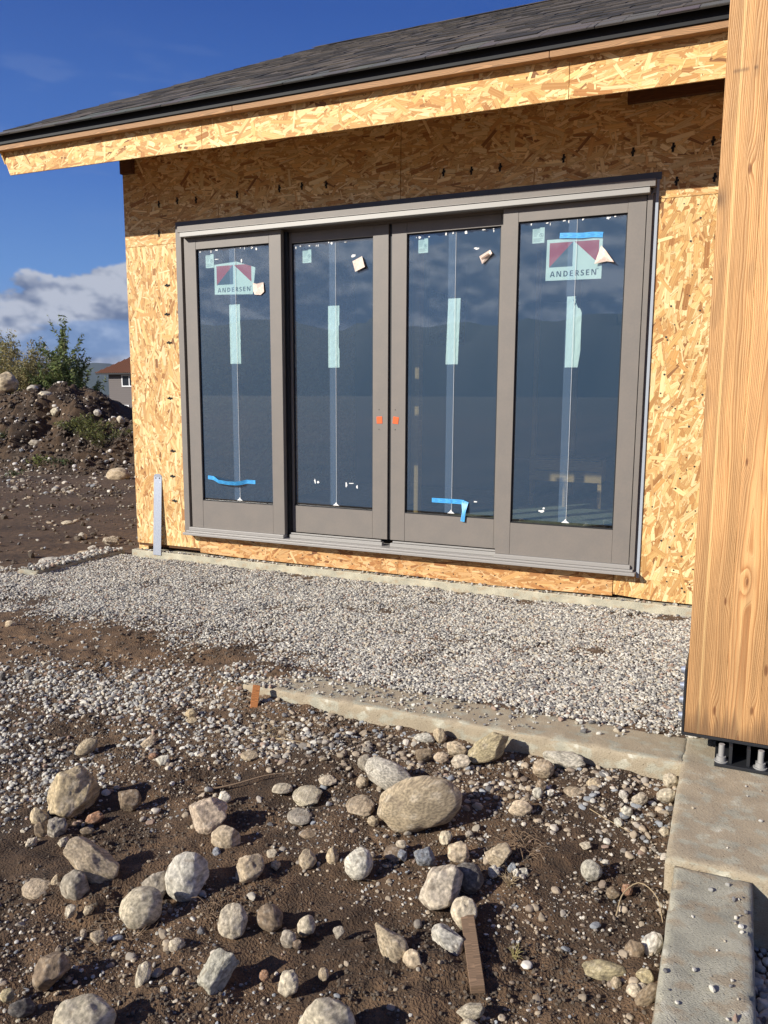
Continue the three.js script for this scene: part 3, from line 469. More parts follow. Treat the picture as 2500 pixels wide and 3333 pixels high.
// ---------- concrete ----------
function roughBox(x0, x1, y0, y1, z0, z1, step, amp, seed) {        // cast concrete: worn arrises and a slightly uneven skin
  const nx = Math.max(2, Math.round((x1 - x0) / step)), ny = Math.max(2, Math.round((y1 - y0) / step)), nz = Math.max(2, Math.round((z1 - z0) / step));
  const g = metreUV(new THREE.BoxGeometry(x1 - x0, y1 - y0, z1 - z0, nx, ny, nz).translate((x0 + x1) / 2, (y0 + y1) / 2, (z0 + z1) / 2)), p = g.attributes.position, r = .006;
  for (let i = 0; i < p.count; i++) {
    let x = p.getX(i), y = p.getY(i), z = p.getZ(i);
    const ex = Math.min(x - x0, x1 - x), ey = y1 - y, ez = Math.min(z - z0, z1 - z), near = (ex < 1e-4) + (ey < 1e-4) + (ez < 1e-4);
    const w = .5 + .5 * n3(x * 31 + seed, y * 31, z * 31), chip = ss(.45, .8, n3(x * 13 + seed, y * 13, z * 13 + 4)) * 1.6;
    if (near >= 2 && ey < 1e-4) { const k = r * (.5 + .2 * w + chip); y -= k; if (ex < 1e-4) x += (x - x0 < x1 - x ? 1 : -1) * k * .8; if (ez < 1e-4) z += (z - z0 < z1 - z ? 1 : -1) * k * .8; }
    y += amp * (n3(x * 5, seed, z * 5) + .5 * n3(x * 17, seed, z * 17)) * (ey < .02 ? 1 : 0); if (ez < 1e-4) z += amp * n3(x * 7, y * 7, seed); if (ex < 1e-4) x += amp * n3(z * 7, y * 7, seed);
    p.setXYZ(i, x, y, z);
  }
  const uv = g.attributes.uv.clone(), ind = mergeVertices((() => { g.deleteAttribute('uv'); g.deleteAttribute('normal'); return g; })(), 1e-5); ind.computeVertexNormals();
  const f = ind.toNonIndexed(); f.setAttribute('uv', uv); return f;
}
tag(mesh('concrete_kerb', roughBox(2.03, 3.990, -.8, -.220, 2.000, 2.246, .018, .0011, 2), M.concreteBrown), 'long low concrete kerb strewn with sand and grit at the gravel edge', 'kerb');
tag(mesh('concrete_pier', roughBox(3.974, 4.95, -.8, -.2195, 1.86, 2.912, .018, .0011, 7), M.concreteBrown), 'square brown stained concrete pier under the timber post', 'pier');
tag(mesh('low_wall', roughBox(4.000, 4.212, -.8, -.236, 2.9125, 5.6, .016, .0016, 12), M.concrete), 'low grey concrete wall top running from the pier toward the viewer', 'wall');
tag(mesh('concrete_kerb', roughBox(-.93, -.735, -.8, -.212, -.02, .93, .02, .004, 21), M.concrete), 'short concrete kerb at the left house corner with stones on it', 'kerb');

// ---------- the timber post ----------
{
  const X0 = 3.976, Zf = 2.172, yb = -.128, yt = 3.6, WW = .40, HH = 3.8;
  const post = tag(group('timber_post', scene, [X0, yb, Zf]), 'tall golden laminated timber post on a steel base at the right edge', 'post');
  reseed(301);
  const knots = [[.205, 1.62, .012], [.095, 2.02, .010], [.178, .60, .009], [.112, .52, .008], [.10, .10, .010], [.225, .12, .009], [.150, 1.03, .008], [.26, 1.30, .012], [.262, .28, .012], [.045, 2.62, .008], [.17, 2.35, .012]];
  const field = (u, v) => {                                           // growth rings meeting the face: parallel near the edges, arched in the middle board
    const w = .006 * n2(v * .9, u * 6) + .0022 * n2(v * 3.5, u * 30);
    let kx = 0, near = 0; for (const [a, b, r] of knots) { const dx = (u - a), dy = (v - b) * .32, d = Math.hypot(dx, dy) / r; near = Math.max(near, Math.exp(-d * d * .35)); kx += Math.exp(-d * d * .25) * 2.1; }
    if (u < .133) return [(u + w) * (u < .085 ? 185 : 140) + (u < .085 ? 0 : 20 * Math.pow((u - .11) * 9, 2)) + kx, near];
    if (u < .2515) { const q = (u - .190 + .018 * n2(v * .45 + 3, 2) + w * 1.3) * 17; return [q * q * 5.6 + v * 1.6 + .9 * n2(v * .7, u * 9) + kx, near]; }
    const q = (u - .335 + w) * 10; return [q * q * 14 - v * 1.1 + kx, near];
  };
  const TW = 1024, TH = 2048;
  const wood = pixelTex(TW, TH, (x, y) => {
    const u = x / TW * WW, v = y / TH * HH, [f, near] = field(u, v), fr = f - Math.floor(f);
    let late = Math.pow(fr, 2.6) * ss(1, .86, fr); late = clamp(late * 1.15);
    const band = u < .133 ? ss(.043, .046, u) * ss(.054, .050, u) : 0, tone = u < .05 ? .93 : u < .133 ? .96 : u < .2515 ? 1.0 : .92;
    const soft = 1 + .07 * n2(u * 22, v * .7) + .05 * n2(u * 90, v * 3) + .035 * n2(u * 600, v * 14);
    let c = [.94, .775, .55].map((q, i) => q * soft * tone * (1 - late * [.21, .33, .43][i]));
    c = c.map((q, i) => mix(q, [.99, .86, .62][i], band * .85)); c = c.map((q, i) => mix(q, [.42, .24, .12][i], near > .82 ? ss(.82, .99, near) * .6 : 0));
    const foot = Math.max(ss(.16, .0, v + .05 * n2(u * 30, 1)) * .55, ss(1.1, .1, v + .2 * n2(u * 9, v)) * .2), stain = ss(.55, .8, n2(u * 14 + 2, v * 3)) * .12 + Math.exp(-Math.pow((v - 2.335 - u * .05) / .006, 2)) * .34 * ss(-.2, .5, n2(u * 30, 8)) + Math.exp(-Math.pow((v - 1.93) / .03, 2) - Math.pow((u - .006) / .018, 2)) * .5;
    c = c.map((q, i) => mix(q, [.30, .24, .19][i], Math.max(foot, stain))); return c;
  });
  const bump = pixelTex(512, 1024, (x, y) => { const u = x / 512 * WW, v = y / 1024 * HH, [f] = field(u, v), fr = f - Math.floor(f), q = .6 - .3 * Math.pow(fr, 2.6) + .08 * n2(u * 300, v * 8); return [q, q, q]; }, false);
  const mat = std('glulam_face', { map: wood, bumpMap: bump, bumpScale: .003, color: lin(.82, .72, .62), roughness: .62 });
  const board = (a, b, dz) => { const g = new RoundedBoxGeometry(b - a, yt - yb, .30, 1, .001).toNonIndexed(); g.translate((a + b) / 2, (yt - yb) / 2, -.15 + dz); const p = g.attributes.position, n = g.attributes.normal, uv = g.attributes.uv; for (let i = 0; i < p.count; i++) uv.setXY(i, (Math.abs(n.getX(i)) > .8 ? a - p.getZ(i) * .42 : p.getX(i)) / WW, p.getY(i) / HH); return g; };
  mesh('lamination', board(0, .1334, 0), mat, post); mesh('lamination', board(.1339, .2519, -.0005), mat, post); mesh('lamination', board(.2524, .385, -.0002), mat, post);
  // steel base
  const boltMat = std('dull_zinc', { color: lin(.36, .35, .33), roughness: .6, metalness: .35 });
  const baseY = -.2195 - yb, B = (n, g, m) => mesh(n, g, m || M.steel, post);
  B('bearing_plate', bx(-.006, .392, -.0115, -.0008, -.306, .004, .001));
  B('knife_plate', bx(-.0105, -.0022, -.0105, .245, -.27, -.004, .001));
  B('base_plate', bx(.112, .45, baseY + .0005, baseY + .013, -.20, .056, .0015));
  for (const x of [.160, .220, .305]) B('fin_plate', bx(x, x + .011, baseY + .0135, -.0122, -.17, .040, .001));
  B('stiffener_plate', bx(.10, .42, baseY + .0135, -.0122, -.19, -.178, .001));
  const hex = new THREE.CylinderGeometry(.0185, .0185, .017, 6), rod = new THREE.CylinderGeometry(.0105, .0105, .062, 12), washer = new THREE.CylinderGeometry(.024, .024, .004, 16);
  for (const x of [.134, .266]) { const a = group('anchor_bolt', post, [x, baseY + .013, .028]); const w = mesh('washer', washer, boltMat, a); w.position.y = .002; const h = mesh('nut', hex, boltMat, a); h.position.y = .0126; const r = mesh('rod', rod, boltMat, a); r.position.y = .035; }
  const bh = new THREE.CylinderGeometry(.0155, .0155, .012, 6).rotateZ(Math.PI / 2), bw = new THREE.CylinderGeometry(.020, .020, .003, 14).rotateZ(Math.PI / 2);
  for (const [y, z] of [[.225, -.06], [.165, -.05], [.105, -.06], [.045, -.05]]) { const a = group('through_bolt', post, [-.0108, y, z]); mesh('washer', bw, M.galv, a).position.x = -.0016; mesh('bolt_head', bh, M.galv, a).position.x = -.0092; }
}

// ---------- stones ----------
const hue0 = { t: [.71, .555, .36], p: [.75, .635, .455], w: [.83, .755, .61], g: [.50, .425, .325], b: [.38, .40, .42], n: [.36, .26, .165], r: [.50, .27, .15], d: [.19, .165, .14], o: [.72, .56, .33], k: [.68, .53, .375], y: [.60, .49, .28], e: [.62, .57, .44] };
const hue = Object.fromEntries(Object.entries(hue0).map(([k, c]) => [k, c.map((q, i) => Math.min(.86, q))]));
function stoneGeo(shape, detail, seed, color) {
  reseed(seed * 7919 + 13);
  let g = new THREE.IcosahedronGeometry(1, detail); g.deleteAttribute('uv'); g.deleteAttribute('normal'); g = mergeVertices(g, 1e-5);
  const p = g.attributes.position, planes = [], N = { a: 13, r: 7, e: 3, f: 8, taper: 6 }[shape], o = rr(0, 100);
  for (let i = 0; i < N; i++) { const z = rr(-1, 1), a = rr(0, 6.283), s = Math.sqrt(1 - z * z); planes.push([s * Math.cos(a), s * Math.sin(a), z, shape === 'a' ? rr(.58, .86) : shape === 'e' ? rr(.86, .96) : rr(.74, .93)]); }
  if (shape === 'a') { planes.push([.1, .25, .96, .66], [-.2, .93, .3, .70]); }
  const sharp = shape === 'a' ? 16 : 8, v = new THREE.Vector3(), lo = new THREE.Vector3(9, 9, 9), hi = new THREE.Vector3(-9, -9, -9);
  for (let i = 0; i < p.count; i++) {
    v.fromBufferAttribute(p, i).normalize();
    let s = 1; for (const [x, y, z, h] of planes) { const d = v.x * x + v.y * y + v.z * z; if (d > 0) s += Math.pow(Math.max(0, d / h), sharp * 2); }
    let r = Math.pow(s, -1 / (sharp * 2));
    r *= 1 + (shape === 'e' ? .05 : .07) * n3(v.x * 1.3 + o, v.y * 1.3, v.z * 1.3) + (shape === 'a' ? .016 : .008) * n3(v.x * 3.6 + o, v.y * 3.6, v.z * 3.6) + (shape === 'a' ? .010 : .002) * n3(v.x * 9 + o, v.y * 9, v.z * 9) + (shape === 'a' ? .005 : .0014) * n3(v.x * 24 + o, v.y * 24, v.z * 24);
    if (shape === 'taper') { const k = mix(.42, 1.05, ss(-.9, .7, v.x)); v.y *= k; v.z *= k; }
    v.multiplyScalar(r); p.setXYZ(i, v.x, v.y, v.z); lo.min(v); hi.max(v);
  }
  const c = new Float32Array(p.count * 3), uv = new Float32Array(p.count * 2), vv = rr(.9, 1.08), tint = [vv * rr(.985, 1.015), vv, vv * rr(.96, 1.03)];
  for (let i = 0; i < p.count; i++) {
    const x = ((p.getX(i) - lo.x) / (hi.x - lo.x)) * 2 - 1, y = ((p.getY(i) - lo.y) / (hi.y - lo.y)) * 2 - 1, z = ((p.getZ(i) - lo.z) / (hi.z - lo.z)) * 2 - 1; p.setXYZ(i, x, y, z);
    const a = fbm3(x * 1.6 + o, y * 1.6, z * 1.6, 4), b = fbm3(x * 5 + o, y * 5 + 9, z * 5, 3), soil = ss(.26, .5, fbm3(x * 1.3 + o + 20, y * 1.3, z * 1.3, 4)) * .55, pale = ss(.12, .5, a) * .32, d0 = 1 + .34 * a + .2 * b;
    const style = seed % 4, bx_ = n3(o, 1, 2), by_ = n3(o, 3, 4) + .4, st = style === 1 ? .13 * Math.sin((x * bx_ + y * by_ + z * .4 + .25 * a) * 13) : style === 2 ? -.34 * ss(.25, .6, n3(x * 17 + o, y * 17, z * 17)) : style === 3 ? .16 * ss(-.1, .3, x * bx_ + y * by_ + .5 * a) : 0, sc = [.26, .195, .13]; for (let k = 0; k < 3; k++) c[i * 3 + k] = Math.max(.03, mix(mix(color[k] * tint[k] * (d0 + st), [.80, .72, .58][k], pale), sc[k], soil));
    uv[i * 2] = (x + .35 * z) * .9; uv[i * 2 + 1] = (y + .35 * z) * .9 + o;
  }
  g.setAttribute('color', new THREE.BufferAttribute(c, 3)); g.setAttribute('uv', new THREE.BufferAttribute(uv, 2)); g.computeVertexNormals(); return g;
}
let stoneNo = 0;
function stone(name, label, color, shape, at, size, turn) {
  stoneNo++;
  const m = mesh(name, stoneGeo(shape, size[0] > .06 ? 26 : size[0] > .03 ? 16 : 10, stoneNo, hue[color]), M.stone);
  m.position.set(...at); m.rotation.order = 'YXZ'; m.rotation.set(...turn); m.scale.set(...size);
  if (!m.geometry.userData.s) { const u = m.geometry.attributes.uv; for (let i = 0; i < u.count; i++) u.setXY(i, u.getX(i) * size[0] * 6, u.getY(i) * size[0] * 6); }
  tag(m, label, 'stone', name === 'boulder' ? 'large boulders on the bare soil' : name === 'cobble' ? 'cobbles lying on the bare soil' : 'loose pebbles on the bare soil');
}
stone('boulder','large squarish ochre boulder with a flat front face, upper left of the cobbles','o','a',[1.987,-.29,3.253],[.089,.092,.075],[-.457,.816,-.177]);
stone('cobble','rough brown stone in the shadow right of the squarish ochre boulder','n','a',[2.162,-.327,3.165],[.042,.039,.034],[-.475,.75,-.151]);
stone('cobble','small tan angular stone leaning below the squarish ochre boulder','t','a',[1.94,-.336,3.373],[.028,.034,.023],[-.476,.858,.666]);
stone('cobble','small brown angular stone just under the leaning tan one','n','a',[2.009,-.341,3.427],[.022,.028,.019],[-.49,.856,.836]);
stone('cobble','grey stone smeared with wet soil below the squarish ochre boulder','g','a',[2.057,-.334,3.4],[.033,.035,.028],[-.491,.837,-.201]);
stone('cobble','reddish brown flat shard below the squarish ochre boulder','r','a',[2.114,-.344,3.287],[.032,.02,.017],[-.488,.793,.207]);
stone('pebble','flat brown pebble between the ochre boulder and the long block','n','r',[2.144,-.35,3.352],[.025,.013,.011],[-.5,.803,-.186]);
stone('boulder','long pale tan block of stone tilted down to the right with a long shadow','t','a',[2.35,-.305,3.545],[.097,.054,.046],[-.534,.801,-.755]);
stone('cobble','flat mottled tan stone at the left beside the grey tan cobble','t','f',[2.24,-.354,3.651],[.047,.014,.053],[0,.738,0]);
stone('pebble','small upright tan pebble between two larger left stones','t','r',[2.279,-.344,3.618],[.015,.023,.013],[-.545,.843,-.225]);
stone('cobble','grey tan cobble leaning against the long tan block','g','r',[2.361,-.329,3.62],[.044,.043,.037],[-.552,.82,-.214]);
stone('cobble','angular grey brown stone half shaded behind the whitish boulder','g','a',[2.578,-.33,3.52],[.04,.04,.034],[-.568,.724,-.163]);
stone('boulder','large rounded whitish tan boulder with a grainy face left of centre','w','r',[2.659,-.31,3.471],[.065,.071,.055],[-.565,.682,-.138]);
stone('boulder','egg shaped pale stone with a grey underside below the shaded angular one','p','e',[2.624,-.317,3.632],[.055,.061,.047],[-.587,.742,-1.26]);
stone('cobble','rounded pinkish tan stone with a rough pitted face','k','a',[2.506,-.309,3.164],[.066,.064,.054],[-.504,.654,-.11]);
stone('cobble','tan stone touching the pinkish rough stone on its lower right','t','r',[2.622,-.329,3.221],[.049,.041,.035],[-.529,.63,-.103]);
stone('cobble','pointed tan stone like a small peak right of the whitish boulder','t','a',[2.792,-.328,3.333],[.044,.043,.037],[-.564,.6,-.093]);
stone('cobble','rough pale round stone, left one of a close pair','p','r',[2.887,-.328,3.562],[.041,.046,.035],[-.615,.624,-.115]);
stone('cobble','brown topped round stone, right one of a close pair','n','r',[2.97,-.334,3.5],[.035,.04,.03],[-.616,.574,.962]);
stone('cobble','flat pale cobble lying left of the white oblong stone','p','f',[2.727,-.33,2.86],[.056,.017,.073],[0,.501,0]);
stone('cobble','flat grey brown cobble below the flat pale one','g','f',[2.766,-.341,2.983],[.045,.013,.058],[0,.507,0]);
stone('cobble','half buried tan stone left of the big egg shaped boulder','t','f',[2.938,-.329,2.847],[.054,.016,.07],[0,.445,0]);
stone('cobble','flat pale oval pebble above the half buried tan stone','p','f',[2.746,-.322,2.738],[.036,.011,.039],[0,.481,0]);
stone('cobble','low pale stone left of the flat pale cobble','p','f',[2.616,-.331,2.855],[.039,.012,.037],[0,.528,0]);
stone('cobble','tan round stone with a white patch on top','t','r',[2.924,-.336,3.205],[.029,.032,.024],[-.559,.522,-.05]);
stone('cobble','small tan teardrop stone right of the white patched one','t','r',[2.986,-.338,3.154],[.021,.028,.018],[-.557,.489,-.032]);
stone('cobble','white grey pointed oval stone standing on end','w','e',[3.092,-.321,3.179],[.049,.045,.038],[-.565,.453,1.173]);
stone('cobble','flat pale disc shaped stone lying alone in the soil','p','r',[3.075,-.341,3.478],[.026,.027,.022],[-.627,.525,-.058]);
stone('pebble','small grey wedge stone right of the pale disc','g','a',[3.167,-.347,3.459],[.017,.017,.015],[-.635,.481,-.032]);
stone('cobble','mottled grey pebble left of and below the pale disc','g','r',[3.055,-.344,3.543],[.022,.023,.018],[-.639,.55,-.074]);
stone('pebble','small brown chip below the mottled grey pebble','n','a',[3.083,-.351,3.545],[.013,.013,.011],[-.645,.539,-.067]);
stone('cobble','rough brown and grey stone casting a shadow at the lower left','n','a',[2.583,-.326,3.916],[.045,.045,.038],[-.628,.853,-.261]);
stone('cobble','small tall pale stone standing at the lower left','p','a',[2.792,-.339,3.819],[.019,.031,.016],[-.652,.743,-.196]);
stone('boulder','greenish pale stone leaning to the right with a broad shadow','e','a',[2.966,-.326,3.747],[.057,.04,.034],[-.662,.648,.735]);
stone('cobble','small pale cone shaped stone beside a nest of roots','p','a',[2.793,-.346,3.687],[.023,.019,.017],[-.631,.698,-.163]);
stone('pebble','small flat tan wedge in bare soil at the left','t','a',[2.571,-.347,3.749],[.021,.017,.015],[-.607,.797,-.218]);
stone('pebble','tiny tan wedge below the grey tan cobble','t','a',[2.464,-.349,3.673],[.015,.014,.012],[-.58,.806,-.215]);
stone('pebble','tiny pale upright chip below the flat mottled tan stone','p','a',[2.42,-.347,3.698],[.015,.019,.013],[-.576,.828,-.227]);
stone('cobble','pale eight sided stone in bare soil low in the middle','p','a',[3.145,-.338,3.692],[.026,.031,.022],[-.681,.55,-.078]);
stone('boulder','large pale boulder cut by the bottom edge at the left','p','r',[2.788,-.319,4.015],[.07,.058,.049],[-.681,.819,-.256]);
stone('boulder','large pale boulder cut by the bottom edge in the middle','p','r',[3.307,-.318,3.797],[.072,.06,.051],[-.724,.5,-.049]);
stone('cobble','dark grey cobble near the lower left corner','d','r',[2.594,-.345,4.022],[.031,.021,.018],[-.653,.89,-.295]);
stone('pebble','yellowish cobble at the left edge near the lower corner','y','r',[2.523,-.349,4.003],[.018,.016,.013],[-.638,.906,-.3]);
stone('pebble','small oval tan pebble right of the eight sided stone','t','r',[3.204,-.349,3.615],[.014,.016,.012],[-.675,.502,-.047]);
stone('pebble','small reddish pebble left of the eight sided stone','r','r',[3.066,-.35,3.682],[.012,.014,.01],[-.672,.584,-.099]);
stone('pebble','small white chip below the tall pale stone','w','a',[2.866,-.352,3.83],[.01,.012,.008],[-.671,.718,-.184]);
stone('pebble','small whitish chip at the left above the flat mottled stone','p','a',[2.03,-.348,3.485],[.018,.016,.014],[-.5,.867,-.221]);
stone('pebble','whitish grey chip above the long tan block','p','a',[2.127,-.347,3.44],[.019,.017,.014],[-.506,.831,-.204]);
stone('pebble','small blue grey pebble under the tan stone','b','r',[2.622,-.349,3.273],[.014,.015,.012],[-.543,.643,-.112]);
stone('pebble','flat grey pebble right of the tan stone under the pinkish one','g','f',[2.664,-.356,3.204],[.022,.006,.025],[0,.564,0]);
stone('pebble','white angular pebble above the pinkish rough stone','w','a',[2.457,-.331,2.995],[.024,.022,.019],[-.485,.631,-.095]);
stone('pebble','pale square pebble right of the pointed tan stone','p','a',[2.795,-.346,3.213],[.017,.017,.014],[-.551,.571,-.075]);
stone('pebble','tan chipped pebble below the pale square pebble','t','a',[2.839,-.348,3.259],[.016,.016,.014],[-.563,.565,-.074]);
stone('pebble','small tan stone tucked left of the white oblong','t','r',[2.884,-.309,2.721],[.023,.022,.019],[-.476,.448,-.009]);
stone('cobble','flat brown cobble nearly flush with the soil','n','f',[2.844,-.348,3.056],[.031,.009,.03],[0,.496,0]);
stone('pebble','low tan stone peeping out behind the greenish leaning one','t','f',[2.899,-.358,3.686],[.017,.005,.02],[0,.571,0]);
stone('boulder','biggest egg shaped tan boulder with a chip line across its top','t','e',[3.167,-.264,2.852],[.15,.089,.071],[-.499,.37,.237]);
stone('boulder','white oblong boulder propped behind the biggest egg shaped one','w','e',[2.983,-.273,2.697],[.097,.054,.046],[-.469,.412,-.463]);
stone('cobble','grey brown stone behind the left end of the white oblong','g','r',[2.85,-.29,2.61],[.036,.035,.03],[-.455,.442,-.005]);
stone('boulder','broad yellowish tan slab stone near the concrete kerb','y','a',[3.267,-.253,2.363],[.094,.05,.042],[-.433,.28,.482]);
stone('cobble','low white stone left of an upright tan one near the kerb','w','r',[2.982,-.28,2.328],[.045,.024,.02],[-.425,.365,.027]);
stone('cobble','upright tan stone beside the low white one near the kerb','t','r',[3.036,-.273,2.293],[.028,.033,.024],[-.422,.345,.035]);
stone('cobble','smooth tan stone left of the broad yellowish slab','t','r',[3.137,-.277,2.372],[.043,.03,.025],[-.436,.322,-.268]);
stone('cobble','small pinkish cobble below the smooth tan stone','k','r',[3.1,-.287,2.45],[.031,.022,.019],[-.447,.342,.038]);
stone('cobble','pale cobble touching the lower left of the broad yellowish slab','p','a',[3.183,-.283,2.456],[.038,.027,.023],[-.45,.316,.05]);
stone('cobble','brown wet looking stone below the low white one','n','a',[3.03,-.285,2.462],[.035,.026,.022],[-.444,.366,.028]);
stone('pebble','small round stone at the foot of the biggest egg shaped boulder','t','r',[3.023,-.329,2.921],[.02,.018,.016],[-.52,.433,-.002]);
stone('pebble','small brown grey pebble above the grey brown stone','g','r',[2.798,-.295,2.5],[.023,.016,.014],[-.44,.442,-.005]);
stone('boulder','long whitish stone at the kerb left of the pier','w','a',[3.553,-.268,2.303],[.083,.037,.031],[-.438,.182,-.137]);
stone('cobble','round tan stone left of the long whitish one at the kerb','t','r',[3.495,-.274,2.4],[.041,.036,.031],[-.451,.208,.098]);
stone('cobble','low tan dome half sunk in soil right of the biggest boulder','t','r',[3.478,-.3,2.677],[.042,.028,.024],[-.498,.236,.093]);
stone('pebble','pale round stone against the left side of the pier','p','r',[3.945,-.277,2.289],[.028,.027,.023],[-.445,.05,.17]);
stone('cobble','pale oval stone second down along the pier','p','r',[3.939,-.28,2.41],[.035,.026,.022],[-.462,.054,.523]);
stone('cobble','pale stone with a dark underside left of the pier','p','r',[3.856,-.287,2.462],[.029,.022,.019],[-.471,.085,.51]);
stone('pebble','small white pebble left of the dark bottomed pale stone','w','r',[3.797,-.291,2.445],[.017,.017,.014],[-.469,.105,.151]);
stone('pebble','tan brown stone below the long whitish one','t','a',[3.689,-.284,2.424],[.028,.024,.02],[-.462,.142,.131]);
stone('pebble','small brown pebble under the round tan stone at the kerb','n','r',[3.51,-.292,2.497],[.019,.021,.016],[-.47,.21,.101]);
stone('pebble','small whitish pebble below the small brown one','w','r',[3.511,-.296,2.552],[.02,.02,.017],[-.479,.213,.101]);
stone('pebble','small white chip right of the small whitish pebble','w','a',[3.549,-.299,2.526],[.017,.013,.011],[-.477,.198,.108]);
stone('cobble','flat tan stone almost buried in the soil near the kerb','t','f',[3.627,-.3,2.482],[.038,.011,.039],[0,.223,0]);
stone('pebble','small tan pebble above the low tan dome','t','f',[3.471,-.311,2.585],[.018,.005,.023],[0,.274,0]);
stone('cobble','blue grey angular stone below the biggest boulder','b','a',[3.261,-.329,3.046],[.034,.03,.025],[-.557,.363,.035]);
stone('cobble','tan block with a dark spot right of the blue grey stone','t','a',[3.356,-.322,2.988],[.035,.034,.028],[-.551,.317,.059]);
stone('cobble','mottled tan and white stone right of the tan block','t','a',[3.482,-.319,2.957],[.044,.032,.028],[-.551,.262,.472]);
stone('pebble','small white cobble under the mottled tan one','w','r',[3.485,-.335,3.023],[.019,.02,.017],[-.568,.268,.087]);
stone('pebble','small blue pebble right of the small white cobble','b','a',[3.53,-.335,2.983],[.014,.017,.012],[-.563,.244,.099]);
stone('pebble','little white chip, left half of a touching pair','w','a',[3.552,-.337,3.006],[.011,.017,.01],[-.569,.238,.103]);
stone('pebble','little white chip, right half of a touching pair','w','a',[3.569,-.337,2.984],[.014,.013,.011],[-.566,.228,.108]);
stone('boulder','broad flat topped pale stone with brown stains right of centre','p','a',[3.373,-.312,3.197],[.067,.062,.053],[-.588,.339,.049]);
stone('cobble','smooth dark brown stone behind the broad flat topped one','d','e',[3.427,-.32,3.103],[.047,.043,.037],[-.576,.302,-.769]);
stone('cobble','brownish white round stone sitting at the top end of the wooden stake','p','r',[3.465,-.329,3.26],[.038,.044,.032],[-.613,.307,.069]);
stone('cobble','greyish green round stone alone in the right hand soil','e','r',[3.763,-.319,2.92],[.033,.032,.027],[-.555,.141,-.37]);
stone('cobble','rough white stone left of the wooden stake','w','a',[3.457,-.333,3.383],[.049,.032,.027],[-.642,.33,-.605]);
stone('boulder','long tan tapered stone, narrow end up, left of the rough white one','t','taper',[3.323,-.323,3.467],[.059,.038,.032],[-.646,.41,-.845]);
stone('cobble','small tan stone below the long tapered one','t','a',[3.399,-.341,3.482],[.024,.029,.02],[-.663,.377,.903]);
stone('cobble','white speckled stone against the low concrete wall','w','r',[3.966,-.334,3.169],[.038,.025,.021],[-.616,.061,1.003]);
stone('cobble','brown oval stone left of the white speckled one by the wall','n','r',[3.925,-.339,3.209],[.029,.025,.022],[-.626,.082,1.254]);
stone('boulder','flat mottled tan stone sunk level with the soil near the wall','y','f',[3.862,-.352,3.297],[.057,.017,.034],[0,.234,0]);
stone('cobble','long brown stone leaning on the low concrete wall','n','e',[3.974,-.337,3.364],[.039,.018,.016],[-.664,.063,.928]);
stone('pebble','round grey white pebble with a dark band by the leaning brown stone','p','r',[3.941,-.347,3.346],[.019,.018,.015],[-.662,.08,.218]);
stone('pebble','smaller grey white pebble right beside the banded one','p','r',[3.959,-.349,3.329],[.014,.015,.012],[-.659,.07,.224]);
stone('cobble','flat whitish stone at the bottom edge below the stake','p','a',[3.591,-.345,3.583],[.035,.02,.017],[-.707,.294,.348]);
stone('cobble','pale stone cut off by the bottom edge under the flat whitish one','p','r',[3.6,-.349,3.623],[.022,.016,.014],[-.72,.296,.086]);
stone('pebble','pale upright chip below the biggest egg shaped boulder','p','a',[3.29,-.325,2.924],[.023,.024,.02],[-.536,.334,.048]);
stone('pebble','small round pale pebble below the biggest boulder','p','r',[3.163,-.337,3.005],[.018,.016,.014],[-.546,.395,.017]);
stone('cobble','flat dark brown stone under the small round pale pebble','n','f',[3.156,-.346,3.041],[.036,.011,.047],[0,.41,0]);
stone('pebble','bluish chip overlapping the flat dark brown stone','b','a',[3.189,-.338,3.056],[.016,.019,.014],[-.557,.393,.018]);
stone('pebble','pale pebble near the pier above the step','p','r',[3.95,-.304,2.618],[.017,.016,.014],[-.501,.054,.186]);
stone('pebble','small pale pointed pebble above the greyish green stone','p','a',[3.723,-.321,2.782],[.02,.013,.011],[-.529,.15,.143]);
stone('pebble','small tan pebble left of the banded grey white one','t','r',[3.896,-.35,3.333],[.014,.015,.012],[-.659,.103,.203]);
stone('pebble','small pinkish oval pebble left of the low wall','k','r',[3.97,-.346,3.067],[.013,.009,.008],[-.597,.056,.215]);
stone('pebble','reddish brown pebble near the low wall','r','r',[3.874,-.332,2.952],[.017,.017,.014],[-.567,.095,.183]);
stone('pebble','dull brown pebble left of the reddish one','n','r',[3.838,-.334,2.98],[.021,.017,.015],[-.573,.112,.175]);
stone('pebble','small white oval pebble right of the greyish green stone','w','r',[3.796,-.328,2.84],[.012,.01,.009],[-.543,.123,.161]);
stone('pebble','small grey brown cube like pebble below the biggest boulder shadow','g','r',[3.352,-.328,2.863],[.014,.012,.011],[-.531,.302,.064]);
stone('pebble','small white angular pebble in the right hand soil','w','a',[3.804,-.305,2.619],[.014,.016,.012],[-.499,.11,.68]);
stone('pebble','white oblong pebble above the small white angular one','w','a',[3.822,-.296,2.548],[.019,.019,.016],[-.486,.1,-.453]);
stone('cobble','yellow and black streaked stone near the low wall','y','a',[3.962,-.344,3.289],[.022,.021,.018],[-.647,.067,.223]);
stone('pebble','small blue slate chip near the low wall','b','a',[3.969,-.352,3.24],[.013,.01,.008],[-.638,.061,-.038]);
stone('pebble','ochre stone on the gravel left of the wood offcut','o','a',[1.926,-.289,2.5],[.029,.023,.019],[-.386,.67,-.091]);
stone('pebble','small ochre piece under the ochre stone on the gravel','o','f',[1.95,-.306,2.528],[.025,.007,.03],[0,.634,0]);
stone('cobble','long curved tan stone half buried in the left gravel','t','e',[1.715,-.314,2.916],[.05,.03,.025],[-.41,.798,.511]);
stone('cobble','slanted tan stone in gravelly soil right of the long curved one','t','a',[1.925,-.311,2.784],[.036,.023,.02],[-.415,.724,.402]);
